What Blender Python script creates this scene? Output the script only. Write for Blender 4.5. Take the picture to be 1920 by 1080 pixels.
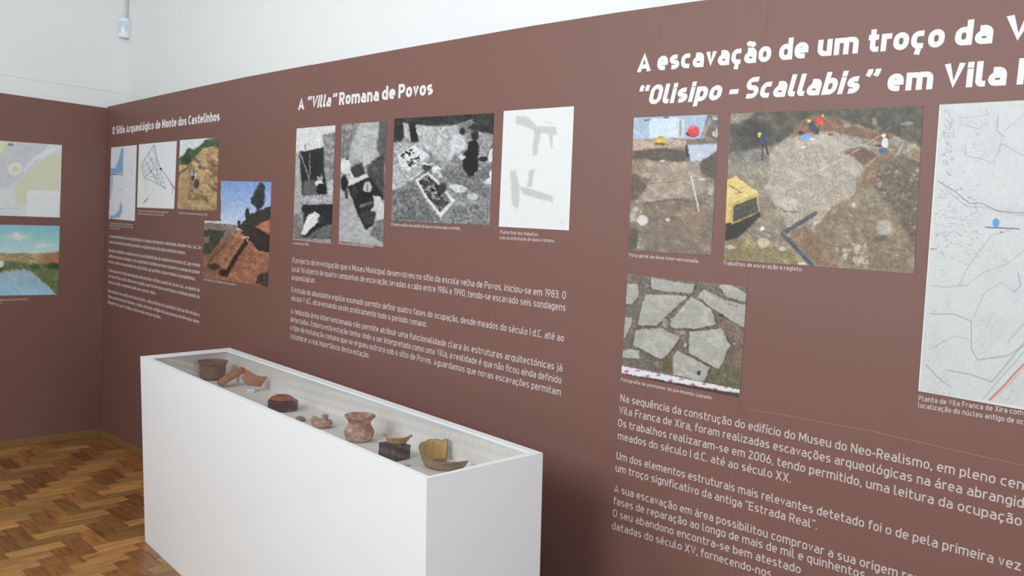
import bpy, bmesh, math, random, os
import numpy as np
from mathutils import Vector, Matrix

# ------------------------------------------------------------------ scene, camera, light
scene = bpy.context.scene
for o in list(bpy.data.objects):
    bpy.data.objects.remove(o)
COL = scene.collection

FOCAL = 1562.61                     # focal length in pixels of a 1920 wide frame
YAW, PITCH, ROLL = math.radians(-42.88166), math.radians(-3.66431), math.radians(3.04045)
CAM = np.array([6.5584, -2.5118, 1.7068])

def cam_axes():
    f = np.array([math.sin(YAW) * math.cos(PITCH), math.cos(YAW) * math.cos(PITCH), math.sin(PITCH)])
    r = np.cross(f, [0, 0, 1.0]); r /= np.linalg.norm(r)
    u = np.cross(r, f)
    c, s = math.cos(ROLL), math.sin(ROLL)
    return c * r + s * u, -s * r + c * u, f
AR, AU, AF = cam_axes()
cam_data = bpy.data.cameras.new('camera')
cam_data.sensor_width = 36.0
cam_data.lens = 36.0 * FOCAL / 1920.0
cam_data.clip_start = 0.05
cam = bpy.data.objects.new('camera', cam_data)
COL.objects.link(cam)
M = Matrix(((AR[0], AU[0], -AF[0], CAM[0]), (AR[1], AU[1], -AF[1], CAM[1]), (AR[2], AU[2], -AF[2], CAM[2]), (0, 0, 0, 1)))
cam.matrix_world = M
scene.camera = cam

scene.view_settings.view_transform = 'Standard'
scene.view_settings.look = 'None'
scene.view_settings.gamma = 1.0
scene.view_settings.use_curve_mapping = False
scene.view_settings.exposure = 0.0

world = bpy.data.worlds.new('daylight')
scene.world = world
world.use_nodes = True
bg = world.node_tree.nodes['Background']
bg.inputs['Color'].default_value = (0.80, 0.88, 1.0, 1)
bg.inputs['Strength'].default_value = 1.0

def area(name, loc, direction, sx, sy, power, color, spread=180):
    l = bpy.data.lights.new(name, 'AREA')
    l.shape = 'RECTANGLE'; l.size = sx; l.size_y = sy
    l.energy = power; l.color = color; l.spread = math.radians(spread)
    o = bpy.data.objects.new(name, l); COL.objects.link(o)
    o.location = loc
    o.rotation_euler = Vector(direction).to_track_quat('-Z', 'Y').to_euler()
    return o
# daylight through the windows opposite the long panel and through the one behind the camera
area('window_light', (2.9, -4.32, 3.0), (0, 1, -0.02), 1.3, 1.7, 74, (0.90, 0.96, 1.0))
area('window_light', (5.0, -4.32, 3.0), (0, 1, -0.02), 1.3, 1.7, 84, (0.90, 0.96, 1.0))
area('window_light', (9.32, -2.0, 2.2), (-1, 0, -0.06), 1.3, 2.1, 88, (0.82, 0.92, 1.0))

# ------------------------------------------------------------------ reading the place off its plan
def ray(px, py):
    return AR * ((px - 960) / FOCAL) + AU * ((540 - py) / FOCAL) + AF
def on_long(px, py, y=0.0):         # point of the long panel plane
    d = ray(px, py); t = (y - CAM[1]) / d[1]; return CAM + d * t
def on_end(px, py, x=0.0):          # point of the end panel plane
    d = ray(px, py); t = (x - CAM[0]) / d[0]; return CAM + d * t
def on_level(px, py, z=0.0):
    d = ray(px, py); t = (z - CAM[2]) / d[2]; return CAM + d * t

# ------------------------------------------------------------------ helpers
def lin(c):
    c = np.asarray(c, float) / 255.0
    return np.where(c <= 0.04045, c / 12.92, ((c + 0.055) / 1.055) ** 2.4)
def tag(o, label=None, cat=None, group=None, kind=None):
    if label: o['label'] = label
    if cat: o['category'] = cat
    if group: o['group'] = group
    if kind: o['kind'] = kind
    return o
def empty(name, loc, rz=0.0):
    o = bpy.data.objects.new(name, None); COL.objects.link(o)
    o.location = loc; o.rotation_euler = (0, 0, rz); o.empty_display_size = 0.05
    return o
def link_mesh(name, me, mat, parent=None):
    o = bpy.data.objects.new(name, me); COL.objects.link(o)
    if mat is not None and len(me.materials) == 0: me.materials.append(mat)
    if parent is not None: o.parent = parent
    return o
def raw(name, verts, faces, mat, parent=None, smooth=False):
    me = bpy.data.meshes.new(name)
    me.from_pydata([tuple(map(float, v)) for v in verts], [], faces); me.update()
    if smooth: me.polygons.foreach_set('use_smooth', [True] * len(me.polygons))
    return link_mesh(name, me, mat, parent)
def from_bm(name, bm, mat, parent=None, smooth=False, bevel=0.0):
    me = bpy.data.meshes.new(name)
    bmesh.ops.recalc_face_normals(bm, faces=bm.faces)
    bm.to_mesh(me); bm.free()
    if smooth: me.polygons.foreach_set('use_smooth', [True] * len(me.polygons))
    o = link_mesh(name, me, mat, parent)
    if bevel:
        b = o.modifiers.new('bevel', 'BEVEL'); b.width = bevel; b.segments = 2; b.limit_method = 'ANGLE'
    return o
def prism_bm(bm, bot, top):
    """closed solid between two rings of equal length"""
    n = len(bot)
    a = [bm.verts.new(tuple(map(float, v))) for v in bot]
    b = [bm.verts.new(tuple(map(float, v))) for v in top]
    bm.faces.new(a[::-1]); bm.faces.new(b)
    for i in range(n):
        bm.faces.new((a[i], a[(i + 1) % n], b[(i + 1) % n], b[i]))
def box(name, lo, hi, mat, parent=None, bevel=0.0):
    bm = bmesh.new()
    x0, y0, z0 = lo; x1, y1, z1 = hi
    prism_bm(bm, [(x0, y0, z0), (x1, y0, z0), (x1, y1, z0), (x0, y1, z0)], [(x0, y0, z1), (x1, y0, z1), (x1, y1, z1), (x0, y1, z1)])
    return from_bm(name, bm, mat, parent, bevel=bevel)
def solid(name, bot, top, mat, parent=None, bevel=0.0):
    bm = bmesh.new(); prism_bm(bm, bot, top)
    return from_bm(name, bm, mat, parent, bevel=bevel)

# ------------------------------------------------------------------ materials
def new_mat(name):
    m = bpy.data.materials.new(name); m.use_nodes = True
    nt = m.node_tree
    return m, nt, nt.nodes['Principled BSDF']
def N(nt, kind, **kw):
    n = nt.nodes.new(kind)
    for k, v in kw.items():
        if k.startswith('_'): setattr(n, k[1:], v)
        else: n.inputs[k].default_value = v
    return n
def L(nt, a, b): nt.links.new(a, b)
def plain(name, col, rough=0.5, spec=0.5, noise=0.0, scale=20.0, bump=0.0, metallic=0.0):
    m, nt, b = new_mat(name)
    b.inputs['Roughness'].default_value = rough
    b.inputs['Metallic'].default_value = metallic
    b.inputs['Specular IOR Level'].default_value = spec
    tc = N(nt, 'ShaderNodeTexCoord')
    nz = N(nt, 'ShaderNodeTexNoise', Scale=scale, Detail=5.0, Roughness=0.6)
    L(nt, tc.outputs['Object'], nz.inputs['Vector'])
    mx = N(nt, 'ShaderNodeMix', _data_type='RGBA')
    c = np.array(col[:3], float)
    mx.inputs[6].default_value = (*np.clip(c * (1 - noise), 0, 1), 1)
    mx.inputs[7].default_value = (*np.clip(c * (1 + noise), 0, 1), 1)
    L(nt, nz.outputs['Fac'], mx.inputs[0])
    L(nt, mx.outputs[2], b.inputs['Base Color'])
    if bump:
        bp = N(nt, 'ShaderNodeBump', Strength=bump, Distance=0.004)
        L(nt, nz.outputs['Fac'], bp.inputs['Height']); L(nt, bp.outputs[0], b.inputs['Normal'])
    return m

MAT_WALL = plain('white_wall_paint', (0.80, 0.81, 0.80), 0.7, 0.2, 0.015, 3.0, 0.03)
MAT_CEIL = plain('white_ceiling_paint', (0.82, 0.82, 0.81), 0.8, 0.2, 0.01, 3.0)
MAT_CASE = plain('white_lacquered_board', (0.84, 0.845, 0.85), 0.45, 0.35, 0.008, 4.0)
MAT_SHELF = plain('white_case_lining', (0.82, 0.785, 0.765), 0.7, 0.2, 0.01, 4.0)
MAT_BASE = plain('pale_oak_skirting', (0.24, 0.13, 0.05), 0.5, 0.3, 0.2, 14.0)
MAT_PLASTIC = plain('white_plastic', (0.78, 0.80, 0.82), 0.35, 0.5, 0.0, 5.0)
MAT_LENS = plain('frosted_sensor_lens', (0.62, 0.68, 0.80), 0.15, 0.6, 0.0, 5.0)
MAT_BLACK = plain('black_display_block', (0.035, 0.03, 0.035), 0.45, 0.4, 0.3, 60.0, 0.1)
MAT_PRINT_WHITE = plain('white_vinyl_lettering', (0.76, 0.74, 0.73), 0.5, 0.3, 0.0, 5.0)
MAT_PRINT_PALE = plain('pale_vinyl_lettering', (0.58, 0.50, 0.47), 0.5, 0.3, 0.0, 5.0)

def brown_panel():
    m, nt, b = new_mat('brown_printed_panel')
    b.inputs['Roughness'].default_value = 0.5
    b.inputs['Specular IOR Level'].default_value = 0.35
    tc = N(nt, 'ShaderNodeTexCoord')
    mp = N(nt, 'ShaderNodeMapping'); L(nt, tc.outputs['Object'], mp.inputs['Vector'])
    # faint printed contour lines of an old map
    nz = N(nt, 'ShaderNodeTexNoise', Scale=0.9, Detail=3.0, Roughness=0.55)
    L(nt, mp.outputs[0], nz.inputs['Vector'])
    mu = N(nt, 'ShaderNodeMath', _operation='MULTIPLY'); mu.inputs[1].default_value = 9.0
    L(nt, nz.outputs['Fac'], mu.inputs[0])
    fr = N(nt, 'ShaderNodeMath', _operation='PINGPONG'); fr.inputs[1].default_value = 0.5
    L(nt, mu.outputs[0], fr.inputs[0])
    lt = N(nt, 'ShaderNodeMapRange'); lt.inputs['From Min'].default_value = 0.0; lt.inputs['From Max'].default_value = 0.022
    lt.inputs['To Min'].default_value = 1.0; lt.inputs['To Max'].default_value = 0.0
    L(nt, fr.outputs[0], lt.inputs['Value'])
    n2 = N(nt, 'ShaderNodeTexNoise', Scale=1.7, Detail=2.0); L(nt, mp.outputs[0], n2.inputs['Vector'])
    mr = N(nt, 'ShaderNodeMapRange'); mr.inputs['From Min'].default_value = 0.5; mr.inputs['From Max'].default_value = 0.68
    L(nt, n2.outputs['Fac'], mr.inputs['Value'])
    m3 = N(nt, 'ShaderNodeMath', _operation='MULTIPLY'); L(nt, lt.outputs[0], m3.inputs[0]); L(nt, mr.outputs[0], m3.inputs[1])
    m4 = N(nt, 'ShaderNodeMath', _operation='MULTIPLY'); m4.inputs[1].default_value = 0.28; L(nt, m3.outputs[0], m4.inputs[0])
    mx = N(nt, 'ShaderNodeMix', _data_type='RGBA')
    mx.inputs[6].default_value = (0.194, 0.094, 0.077, 1); mx.inputs[7].default_value = (0.13, 0.065, 0.053, 1)
    L(nt, m4.outputs[0], mx.inputs[0]); L(nt, mx.outputs[2], b.inputs['Base Color'])
    return m
MAT_BROWN = brown_panel()

def print_mat():
    m, nt, b = new_mat('printed_picture')
    b.inputs['Roughness'].default_value = 0.45
    b.inputs['Specular IOR Level'].default_value = 0.35
    at = N(nt, 'ShaderNodeAttribute', _attribute_name='print_ink')
    L(nt, at.outputs['Color'], b.inputs['Base Color'])
    return m
MAT_PICTURE = print_mat()

def wood(name, ca, cb, axis, per_object=True):
    m, nt, b = new_mat(name)
    b.inputs['Roughness'].default_value = 0.32
    b.inputs['Specular IOR Level'].default_value = 0.45
    tc = N(nt, 'ShaderNodeTexCoord'); oi = N(nt, 'ShaderNodeObjectInfo')
    geo = N(nt, 'ShaderNodeNewGeometry')
    mp = N(nt, 'ShaderNodeMapping')
    mp.inputs['Scale'].default_value = (5, 42, 5) if axis == 'x' else (42, 5, 5)
    L(nt, geo.outputs['Position'], mp.inputs['Vector'])
    nz = N(nt, 'ShaderNodeTexNoise', Scale=1.0, Detail=5.0, Roughness=0.62, Distortion=0.9)
    nz.noise_dimensions = '4D'
    L(nt, mp.outputs[0], nz.inputs['Vector'])
    rnd = oi.outputs['Random'] if per_object else geo.outputs['Random Per Island']
    ws = N(nt, 'ShaderNodeMath', _operation='MULTIPLY'); ws.inputs[1].default_value = 37.0
    L(nt, rnd, ws.inputs[0]); L(nt, ws.outputs[0], nz.inputs['W'])
    cr = N(nt, 'ShaderNodeValToRGB')
    cr.color_ramp.elements[0].position = 0.33; cr.color_ramp.elements[0].color = (*cb, 1)
    cr.color_ramp.elements[1].position = 0.58; cr.color_ramp.elements[1].color = (*ca, 1)
    L(nt, nz.outputs['Fac'], cr.inputs['Fac'])
    hs = N(nt, 'ShaderNodeHueSaturation')
    v = N(nt, 'ShaderNodeMapRange'); v.inputs['To Min'].default_value = 0.55; v.inputs['To Max'].default_value = 1.25
    L(nt, rnd, v.inputs['Value']); L(nt, v.outputs[0], hs.inputs['Value'])
    L(nt, cr.outputs[0], hs.inputs['Color']); L(nt, hs.outputs[0], b.inputs['Base Color'])
    bp = N(nt, 'ShaderNodeBump', Strength=0.12, Distance=0.002)
    L(nt, nz.outputs['Fac'], bp.inputs['Height']); L(nt, bp.outputs[0], b.inputs['Normal'])
    return m
MAT_OAK_LONG = wood('oak_block_along', (0.38, 0.16, 0.045), (0.17, 0.065, 0.018), 'x')  # same oak, coloured darker where the grain reflects less light
MAT_OAK_CROSS = wood('oak_block_across', (0.50, 0.255, 0.08), (0.27, 0.125, 0.036), 'y')  # same oak, the light reflected off its grain put into a paler colour
MAT_OAK_FAR = wood('oak_blocks_beyond', (0.31, 0.16, 0.06), (0.18, 0.08, 0.03), 'x', False)
MAT_JOINT = plain('dark_floor_joint', (0.05, 0.03, 0.018), 0.8, 0.1, 0.1, 30.0)

def glass_mat():
    m = bpy.data.materials.new('thin_clear_glass'); m.use_nodes = True
    nt = m.node_tree; nt.nodes.clear()
    out = N(nt, 'ShaderNodeOutputMaterial')
    tr = N(nt, 'ShaderNodeBsdfTransparent'); tr.inputs[0].default_value = (0.93, 0.95, 0.94, 1)
    gl = N(nt, 'ShaderNodeBsdfGlossy'); gl.inputs['Roughness'].default_value = 0.02
    fr = N(nt, 'ShaderNodeFresnel')          # a thin pane reflects alike from both of its sides
    ge = N(nt, 'ShaderNodeNewGeometry'); ior = N(nt, 'ShaderNodeMapRange')
    ior.inputs['To Min'].default_value = 1.6; ior.inputs['To Max'].default_value = 1 / 1.6
    L(nt, ge.outputs['Backfacing'], ior.inputs['Value']); L(nt, ior.outputs[0], fr.inputs['IOR'])
    mx = N(nt, 'ShaderNodeMixShader')
    L(nt, fr.outputs[0], mx.inputs[0]); L(nt, tr.outputs[0], mx.inputs[1]); L(nt, gl.outputs[0], mx.inputs[2])
    L(nt, mx.outputs[0], out.inputs['Surface'])
    return m
MAT_GLASS = glass_mat()

def clay(name, c1, c2, scale=25.0, rough=0.85, c3=None):
    m, nt, b = new_mat(name)
    b.inputs['Roughness'].default_value = rough
    b.inputs['Specular IOR Level'].default_value = 0.2
    tc = N(nt, 'ShaderNodeTexCoord')
    nz = N(nt, 'ShaderNodeTexNoise', Scale=scale, Detail=7.0, Roughness=0.7)
    L(nt, tc.outputs['Object'], nz.inputs['Vector'])
    cr = N(nt, 'ShaderNodeValToRGB')
    e = cr.color_ramp.elements
    e[0].position = 0.38; e[0].color = (*c1, 1); e[1].position = 0.62; e[1].color = (*c2, 1)
    if c3: k = e.new(0.5); k.color = (*c3, 1)
    L(nt, nz.outputs['Fac'], cr.inputs['Fac']); L(nt, cr.outputs[0], b.inputs['Base Color'])
    bp = N(nt, 'ShaderNodeBump', Strength=0.5, Distance=0.003)
    L(nt, nz.outputs['Fac'], bp.inputs['Height']); L(nt, bp.outputs[0], b.inputs['Normal'])
    return m
CLAY_GREY = clay('grey_brown_clay', (0.16, 0.11, 0.085), (0.25, 0.18, 0.14), 30)
CLAY_ORANGE = clay('orange_clay', (0.36, 0.16, 0.09), (0.48, 0.25, 0.15), 40)
CLAY_RED = clay('red_slip_clay', (0.27, 0.07, 0.042), (0.38, 0.11, 0.06), 18, 0.5)
CLAY_PINK = clay('pink_mottled_clay', (0.33, 0.16, 0.12), (0.62, 0.46, 0.38), 32, 0.85, (0.42, 0.24, 0.17))
CLAY_YELLOW = clay('ochre_glazed_clay', (0.38, 0.24, 0.07), (0.55, 0.37, 0.13), 24, 0.5)
CLAY_GREEN = clay('green_glazed_clay', (0.22, 0.19, 0.12), (0.34, 0.25, 0.13), 40, 0.6, (0.30, 0.20, 0.14))
MAT_ACRYL = plain('white_acrylic_rest', (0.78, 0.77, 0.77), 0.2, 0.5, 0.0, 5.0)

# ------------------------------------------------------------------ the room
XW, YW = -0.05, 0.15          # white walls stand behind the brown panels
X2, Y2, ZC = 9.4, -4.4, 4.1
def structure(o): o['kind'] = 'structure'; return o
def wall_with_openings(name, axis, at0, at1, u0, u1, z0, z1, openings, mat):
    """wall slab with rectangular openings (u0,u1,z0,z1)"""
    bm = bmesh.new()
    us = sorted({u0, u1, *[a for o in openings for a in o[:2]]})
    zs = sorted({z0, z1, *[a for o in openings for a in o[2:]]})
    for i in range(len(us) - 1):
        for j in range(len(zs) - 1):
            uc, zc = (us[i] + us[i + 1]) / 2, (zs[j] + zs[j + 1]) / 2
            if any(o[0] < uc < o[1] and o[2] < zc < o[3] for o in openings): continue
            a, b, c, d = us[i], us[i + 1], zs[j], zs[j + 1]
            if axis == 'y': r = [(a, at0), (b, at0), (b, at1), (a, at1)]
            else: r = [(at0, a), (at0, b), (at1, b), (at1, a)]
            prism_bm(bm, [(p[0], p[1], c) for p in r], [(p[0], p[1], d) for p in r])
    bmesh.ops.remove_doubles(bm, verts=bm.verts, dist=1e-5)
    return structure(from_bm(name, bm, mat))
structure(box('wall_right', (XW - 0.2, YW, 0), (X2 + 0.2, YW + 0.2, ZC), MAT_WALL))
structure(box('wall_left', (XW - 0.2, Y2, 0), (XW, YW, ZC), MAT_WALL))
WIN = [(2.25, 3.55, 2.1, 3.9), (4.35, 5.65, 2.1, 3.9)]
wall_with_openings('wall_near', 'y', Y2 - 0.25, Y2, XW - 0.2, X2 + 0.2, 0, ZC, WIN, MAT_WALL)
WIN2 = [(-2.65, -1.35, 1.1, 3.3)]
wall_with_openings('wall_back', 'x', X2, X2 + 0.25, Y2, YW, 0, ZC, WIN2, MAT_WALL)
structure(box('ceiling', (XW - 0.2, Y2 - 0.25, ZC), (X2 + 0.25, YW + 0.2, ZC + 0.15), MAT_CEIL))
def window(name, axis, a, b, z0, z1, at):
    w = structure(empty(name, ((a + b) / 2, at, z0) if axis == 'y' else (at, (a + b) / 2, z0)))
    ox, oy, oz = w.location
    def bx(n, u0, u1, v0, v1, d0, d1, mat):
        if axis == 'y': lo, hi = (u0 - ox, at + d0 - oy, v0 - oz), (u1 - ox, at + d1 - oy, v1 - oz)
        else: lo, hi = (at + d0 - ox, u0 - oy, v0 - oz), (at + d1 - ox, u1 - oy, v1 - oz)
        return box(n, lo, hi, mat, w)
    t = 0.06
    bx('window_frame', a, a + t, z0, z1, -0.03, 0.03, MAT_PLASTIC); bx('window_frame', b - t, b, z0, z1, -0.03, 0.03, MAT_PLASTIC)
    bx('window_frame', a + t, b - t, z0, z0 + t, -0.03, 0.03, MAT_PLASTIC); bx('window_frame', a + t, b - t, z1 - t, z1, -0.03, 0.03, MAT_PLASTIC)
    m = (a + b) / 2
    bx('mullion', m - 0.03, m + 0.03, z0 + t, z1 - t, -0.025, 0.025, MAT_PLASTIC)
    bx('window_pane', a + t, m - 0.03, z0 + t, z1 - t, -0.003, 0.003, MAT_GLASS)
    bx('window_pane', m + 0.03, b - t, z0 + t, z1 - t, -0.003, 0.003, MAT_GLASS)
window('window_1', 'y', *WIN[0], Y2 - 0.12)
window('window_2', 'y', *WIN[1], Y2 - 0.12)
window('window_3', 'x', *WIN2[0], X2 + 0.12)

# the end wall's upper plaster stands slightly proud above the panel
structure(box('trim_1', (XW, -4.2, 2.622), (XW + 0.004, YW, ZC), MAT_WALL))

# ------------------------------------------------------------------ parquet floor: herringbone blocks
BL, BW = 0.262, 0.0873
floor = structure(box('floor', (XW - 0.2, Y2 - 0.25, -0.12), (X2 + 0.25, YW + 0.2, -0.012), MAT_JOINT))
def block_mesh(name, lx, ly, mat):
    g = 0.0007; c = 0.0012
    bm = bmesh.new()
    lo = [(g, g), (lx - g, g), (lx - g, ly - g), (g, ly - g)]
    hi = [(g + c, g + c), (lx - g - c, g + c), (lx - g - c, ly - g - c), (g + c, ly - g - c)]
    a = [bm.verts.new((x, y, -0.012)) for x, y in lo]; b_ = [bm.verts.new((x, y, -0.001)) for x, y in lo]; t = [bm.verts.new((x, y, 0)) for x, y in hi]
    bm.faces.new(t)
    for i in range(4):
        j = (i + 1) % 4
        bm.faces.new((a[i], a[j], b_[j], b_[i])); bm.faces.new((b_[i], b_[j], t[j], t[i]))
    me = bpy.data.meshes.new(name); bm.to_mesh(me); bm.free(); me.materials.append(mat)
    return me
me_h = block_mesh('plank_along', 3 * BW, BW, MAT_OAK_LONG)
me_v = block_mesh('plank_across', BW, 3 * BW, MAT_OAK_CROSS)
me_h2 = block_mesh('plank_along_beyond', 3 * BW, BW, MAT_OAK_FAR)
OX, OY = 0.02, 0.0
planks, rest = [], []
rng = random.Random(5)
FL_X0, FL_X1, FL_Y0, FL_Y1 = XW + 0.001, X2 - 0.001, Y2 + 0.001, -0.003
def vis(x, y):                       # part of the floor that can be looked at past the case
    return -0.1 < x < 3.3 and -1.75 < y < 0.03 and (y < -0.55 or x < 2.35)
for k in range(-130, 130):
    for n in range(-30, 30):
        for kind in (0, 1):
            x = OX + (k + 6 * n + (3 if kind else 0)) * BW; y = OY - k * BW
            w, h = (3 * BW, BW) if kind == 0 else (BW, 3 * BW)
            if x < FL_X0 - w or x > FL_X1 or y < FL_Y0 - h or y > FL_Y1: continue
            whole = x >= FL_X0 and x + w <= FL_X1 and y >= FL_Y0 and y + h <= FL_Y1
            cx, cy = x + w / 2, y + h / 2
            if vis(cx, cy) and len(planks) < 292 and min(x + w, FL_X1) - max(x, FL_X0) > .01 and min(y + h, FL_Y1) - max(y, FL_Y0) > .01:
                planks.append((x, y, w, h, kind, whole))
            else: rest.append((x, y, w, h, kind))
for x, y, w, h, kind, whole in planks:
    if whole:
        o = link_mesh('plank', me_h if kind == 0 else me_v, None, floor); o.location = (x, y, 0)
    else:
        x0, x1, y0, y1 = max(x, FL_X0), min(x + w, FL_X1), max(y, FL_Y0), min(y + h, FL_Y1)
        o = link_mesh('plank', block_mesh('plank_cut', x1 - x0, y1 - y0, MAT_OAK_LONG if kind == 0 else MAT_OAK_CROSS), None, floor)
        o.location = (x0, y0, 0)
    o.rotation_euler = (rng.uniform(-.0008, .0008), rng.uniform(-.0008, .0008), 0)
vs, fs = [], []
for x, y, w, h, kind in rest:
    x0, x1, y0, y1 = max(x, FL_X0), min(x + w, FL_X1), max(y, FL_Y0), min(y + h, FL_Y1)
    if x1 - x0 < .01 or y1 - y0 < .01: continue
    g = .0007; b0 = len(vs)
    for z in (-0.012, 0.0):
        vs += [(x0 + g, y0 + g, z), (x1 - g, y0 + g, z), (x1 - g, y1 - g, z), (x0 + g, y1 - g, z)]
    fs += [(b0 + 4, b0 + 5, b0 + 6, b0 + 7)] + [(b0 + i, b0 + (i + 1) % 4, b0 + 4 + (i + 1) % 4, b0 + 4 + i) for i in range(4)]
far = raw('parquet_beyond', vs, fs, MAT_OAK_FAR, floor); far['kind'] = 'stuff'

# ------------------------------------------------------------------ brown exhibition panels
def board(name, x0, x1, zt, parent):
    """one board of the long panel; zt is its top edge as (x, z) points"""
    front = [(x0, 0, 0.0)] + [(x1, 0, 0.0)] + [(x, 0, z) for x, z in reversed(zt)]
    back = [(p[0], YW - 0.01, p[2]) for p in front]
    return solid(name, front, back, MAT_BROWN, parent)
long_panel = tag(empty('exhibition_panel', (0, 0, 0)),
    'long brown exhibition panel with white Portuguese titles and paragraphs, behind the white case', 'panel')
def top(*px):
    return [(float(on_long(*p)[0]), float(on_long(*p)[2])) for p in px]
ta = top((203, 200), (330, 172), (460, 144.5), (583, 121.5)); ta[0] = (0.0, ta[0][1])
tb = top((583, 122), (760, 90), (1000, 48), (1150, 24.5), (1300, 3)); xb = ta[-1][0]; tb[0] = (xb, tb[0][1])
xc = float(on_long(1441, 0)[0]); tb.append((xc, 2.52))
board('board', 0.0, xb - 0.0002, ta[:-1] + [(xb - 0.0002, ta[-1][1])], long_panel)
board('board', xb + 0.0004, xc - 0.0002, [(xb + 0.0004, tb[0][1])] + tb[1:-1] + [(xc - 0.0002, 2.52)], long_panel)
board('board', xc + 0.0002, 6.20, [(xc + 0.0002, 2.52), (6.20, 2.51)], long_panel)
board('board', 6.201, 7.9, [(6.201, 2.51), (7.9, 2.51)], long_panel)
end_panel = tag(empty('exhibition_panel', (0, -1, 0)), 'brown end panel with a map and a river photograph, left of the corner', 'panel')
def end_board(y0, y1, z1):
    return box('board', (XW + 0.0125, y0 + 1, 0.0), (0.0, y1 + 1, z1), MAT_BROWN, end_panel)
end_board(-1.55, -0.0006, 2.49); end_board(-3.6, -1.551, 2.49)
structure(box('baseboard_left', (0.0005, -3.6, 0.001), (0.014, -0.0145, 0.058), MAT_BASE, bevel=0.003))
structure(box('baseboard_right', (0.0005, -0.014, 0.001), (7.9, -0.0005, 0.058), MAT_BASE, bevel=0.003))

# ------------------------------------------------------------------ lettering: a plain engineering alphabet drawn as strokes
XH, DES = 0.735, -0.235            # x-height and descender, cap height is 1
def _arc(cx, cy, rx, ry, a0, a1, n=6):
    return [(cx + rx * math.cos(math.radians(a0 + (a1 - a0) * i / n)), cy + ry * math.sin(math.radians(a0 + (a1 - a0) * i / n))) for i in range(n + 1)]
def glyph(ch, w):
    """strokes of one letter and its width; w is the stroke weight"""
    k = w / 2; B = 0.50 + w * 0.55         # width of the round lower-case letters
    CB = 0.56 + w * 0.6                    # width of capitals
    l, r, b, t = k, B - k, k, XH - k
    R = min((r - l) / 2, 0.21)
    cr_, ct = CB - k, 1 - k; CR = min((cr_ - l) / 2, 0.23)
    def ring(l, b, r, t, R):
        return _arc(r - R, t - R, R, R, 90, 0) + _arc(r - R, b + R, R, R, 0, -90) + _arc(l + R, b + R, R, R, -90, -180) + _arc(l + R, t - R, R, R, 180, 90) + [(r - R, t)]
    def dot(x, y): return [(x, y - k * 1.0), (x, y + k * 1.0)]
    acc = None
    if ch in 'áéíóúàãõâêçÁÉÍÓÃÇ':
        m = dict(á=('a', 1), é=('e', 1), í=('ı', 1), ó=('o', 1), ú=('u', 1), à=('a', 2), ã=('a', 3), õ=('o', 3), â=('a', 4), ê=('e', 4), ç=('c', 5), Á=('A', 1))[ch]
        S, W = glyph(m[0], w); c = W / 2; y0, y1 = 0.84, 1.0
        S = list(S)
        if m[1] == 1: S.append([(c - .02, y0), (c + .13, y1 + .02)])
        if m[1] == 2: S.append([(c + .02, y0), (c - .13, y1 + .02)])
        if m[1] == 3: S.append([(c - .2, y0 + .02), (c - .1, y0 + .09), (c + .1, y0 + .02), (c + .2, y0 + .09)])
        if m[1] == 4: S.append([(c - .15, y0), (c, y1), (c + .15, y0)])
        if m[1] == 5: S.append([(c + .03, 0), (c - .02, DES)])
        return S, W
    if ch == 'o': return [ring(l, b, r, t, R)], B
    if ch == 'a':
        m = XH * .57; R2 = min(R, (m - b) / 2); return [[(l + .04, t)] + _arc(r - R, t - R, R, R, 90, 0) + [(r, 0)], [(r, m), (l + R2, m)] + _arc(l + R2, b + R2, R2, (m - b) / 2, 90, 270)[1:] + [(r, b)]], B
    if ch == 'e':
        m = XH * .5; return [[(l, m), (r, m)] + _arc(r - R, t - R, R, R, 0, 90) + _arc(l + R, t - R, R, R, 90, 180) + _arc(l + R, b + R, R, R, 180, 270) + [(r - .03, b)]], B
    if ch in 'sS':
        if ch == 's': rr, tt, W, Rr = B - .04 - k, t, B - .04, R
        else: rr, tt, W, Rr = cr_, ct, CB, CR
        m = (b + tt) / 2; h = (m - b) / 2; Rx = min(Rr, .2)
        return [[(rr - .02, tt)] + _arc(l + Rx, tt - h, Rx, h, 90, 270, 8) + _arc(rr - Rx, b + h, Rx, h, 90, -90, 8) + [(l + .02, b)]], W
    if ch == 'c': return [[(r - .02, t)] + _arc(l + R, t - R, R, R, 90, 180) + _arc(l + R, b + R, R, R, 180, 270) + [(r - .02, b)]], B - .05
    if ch == 'd': return [ring(l, b, r, t, R), [(r, 0), (r, 1)]], B
    if ch == 'b': return [ring(l, b, r, t, R), [(l, 0), (l, 1)]], B
    if ch == 'p': return [ring(l, b, r, t, R), [(l, DES), (l, XH)]], B
    if ch == 'q': return [ring(l, b, r, t, R), [(r, DES), (r, XH)]], B
    if ch == 'g': return [ring(l, b, r, t, R), [(r, XH)] + _arc(r - R, DES + k + R, R, R, 0, -90) + [(l + .05, DES + k)]], B
    if ch in 'nh': return [[(l, 0), (l, XH if ch == 'n' else 1)], [(l, t)] + _arc(r - R, t - R, R, R, 90, 0) + [(r, 0)]], B
    if ch == 'm':
        W = B * 1.62; q = W / 2; R3 = min(R, .16)
        return [[(l, 0), (l, XH)], [(l, t)] + _arc(q - R3, t - R3, R3, R3, 90, 0) + [(q, 0)], [(q - R3 * .2, t)] + _arc(W - k - R3, t - R3, R3, R3, 90, 0) + [(W - k, 0)]], W
    if ch == 'u': return [[(r, 0), (r, XH)], [(l, XH)] + _arc(l + R, b + R, R, R, 180, 270) + [(r, b)]], B
    if ch == 'r': return [[(l, 0), (l, XH)], [(l, t), (.36 + k * .6, t)]], .36 + k * .5
    if ch == 't': return [[(.08 + k, .96)] + _arc(.08 + k + .13, b + .13, .13, .13, 180, 270) + [(.40 + k * .5, b)], [(0, t), (.38 + k * .5, t)]], .40 + k * .5
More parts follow.
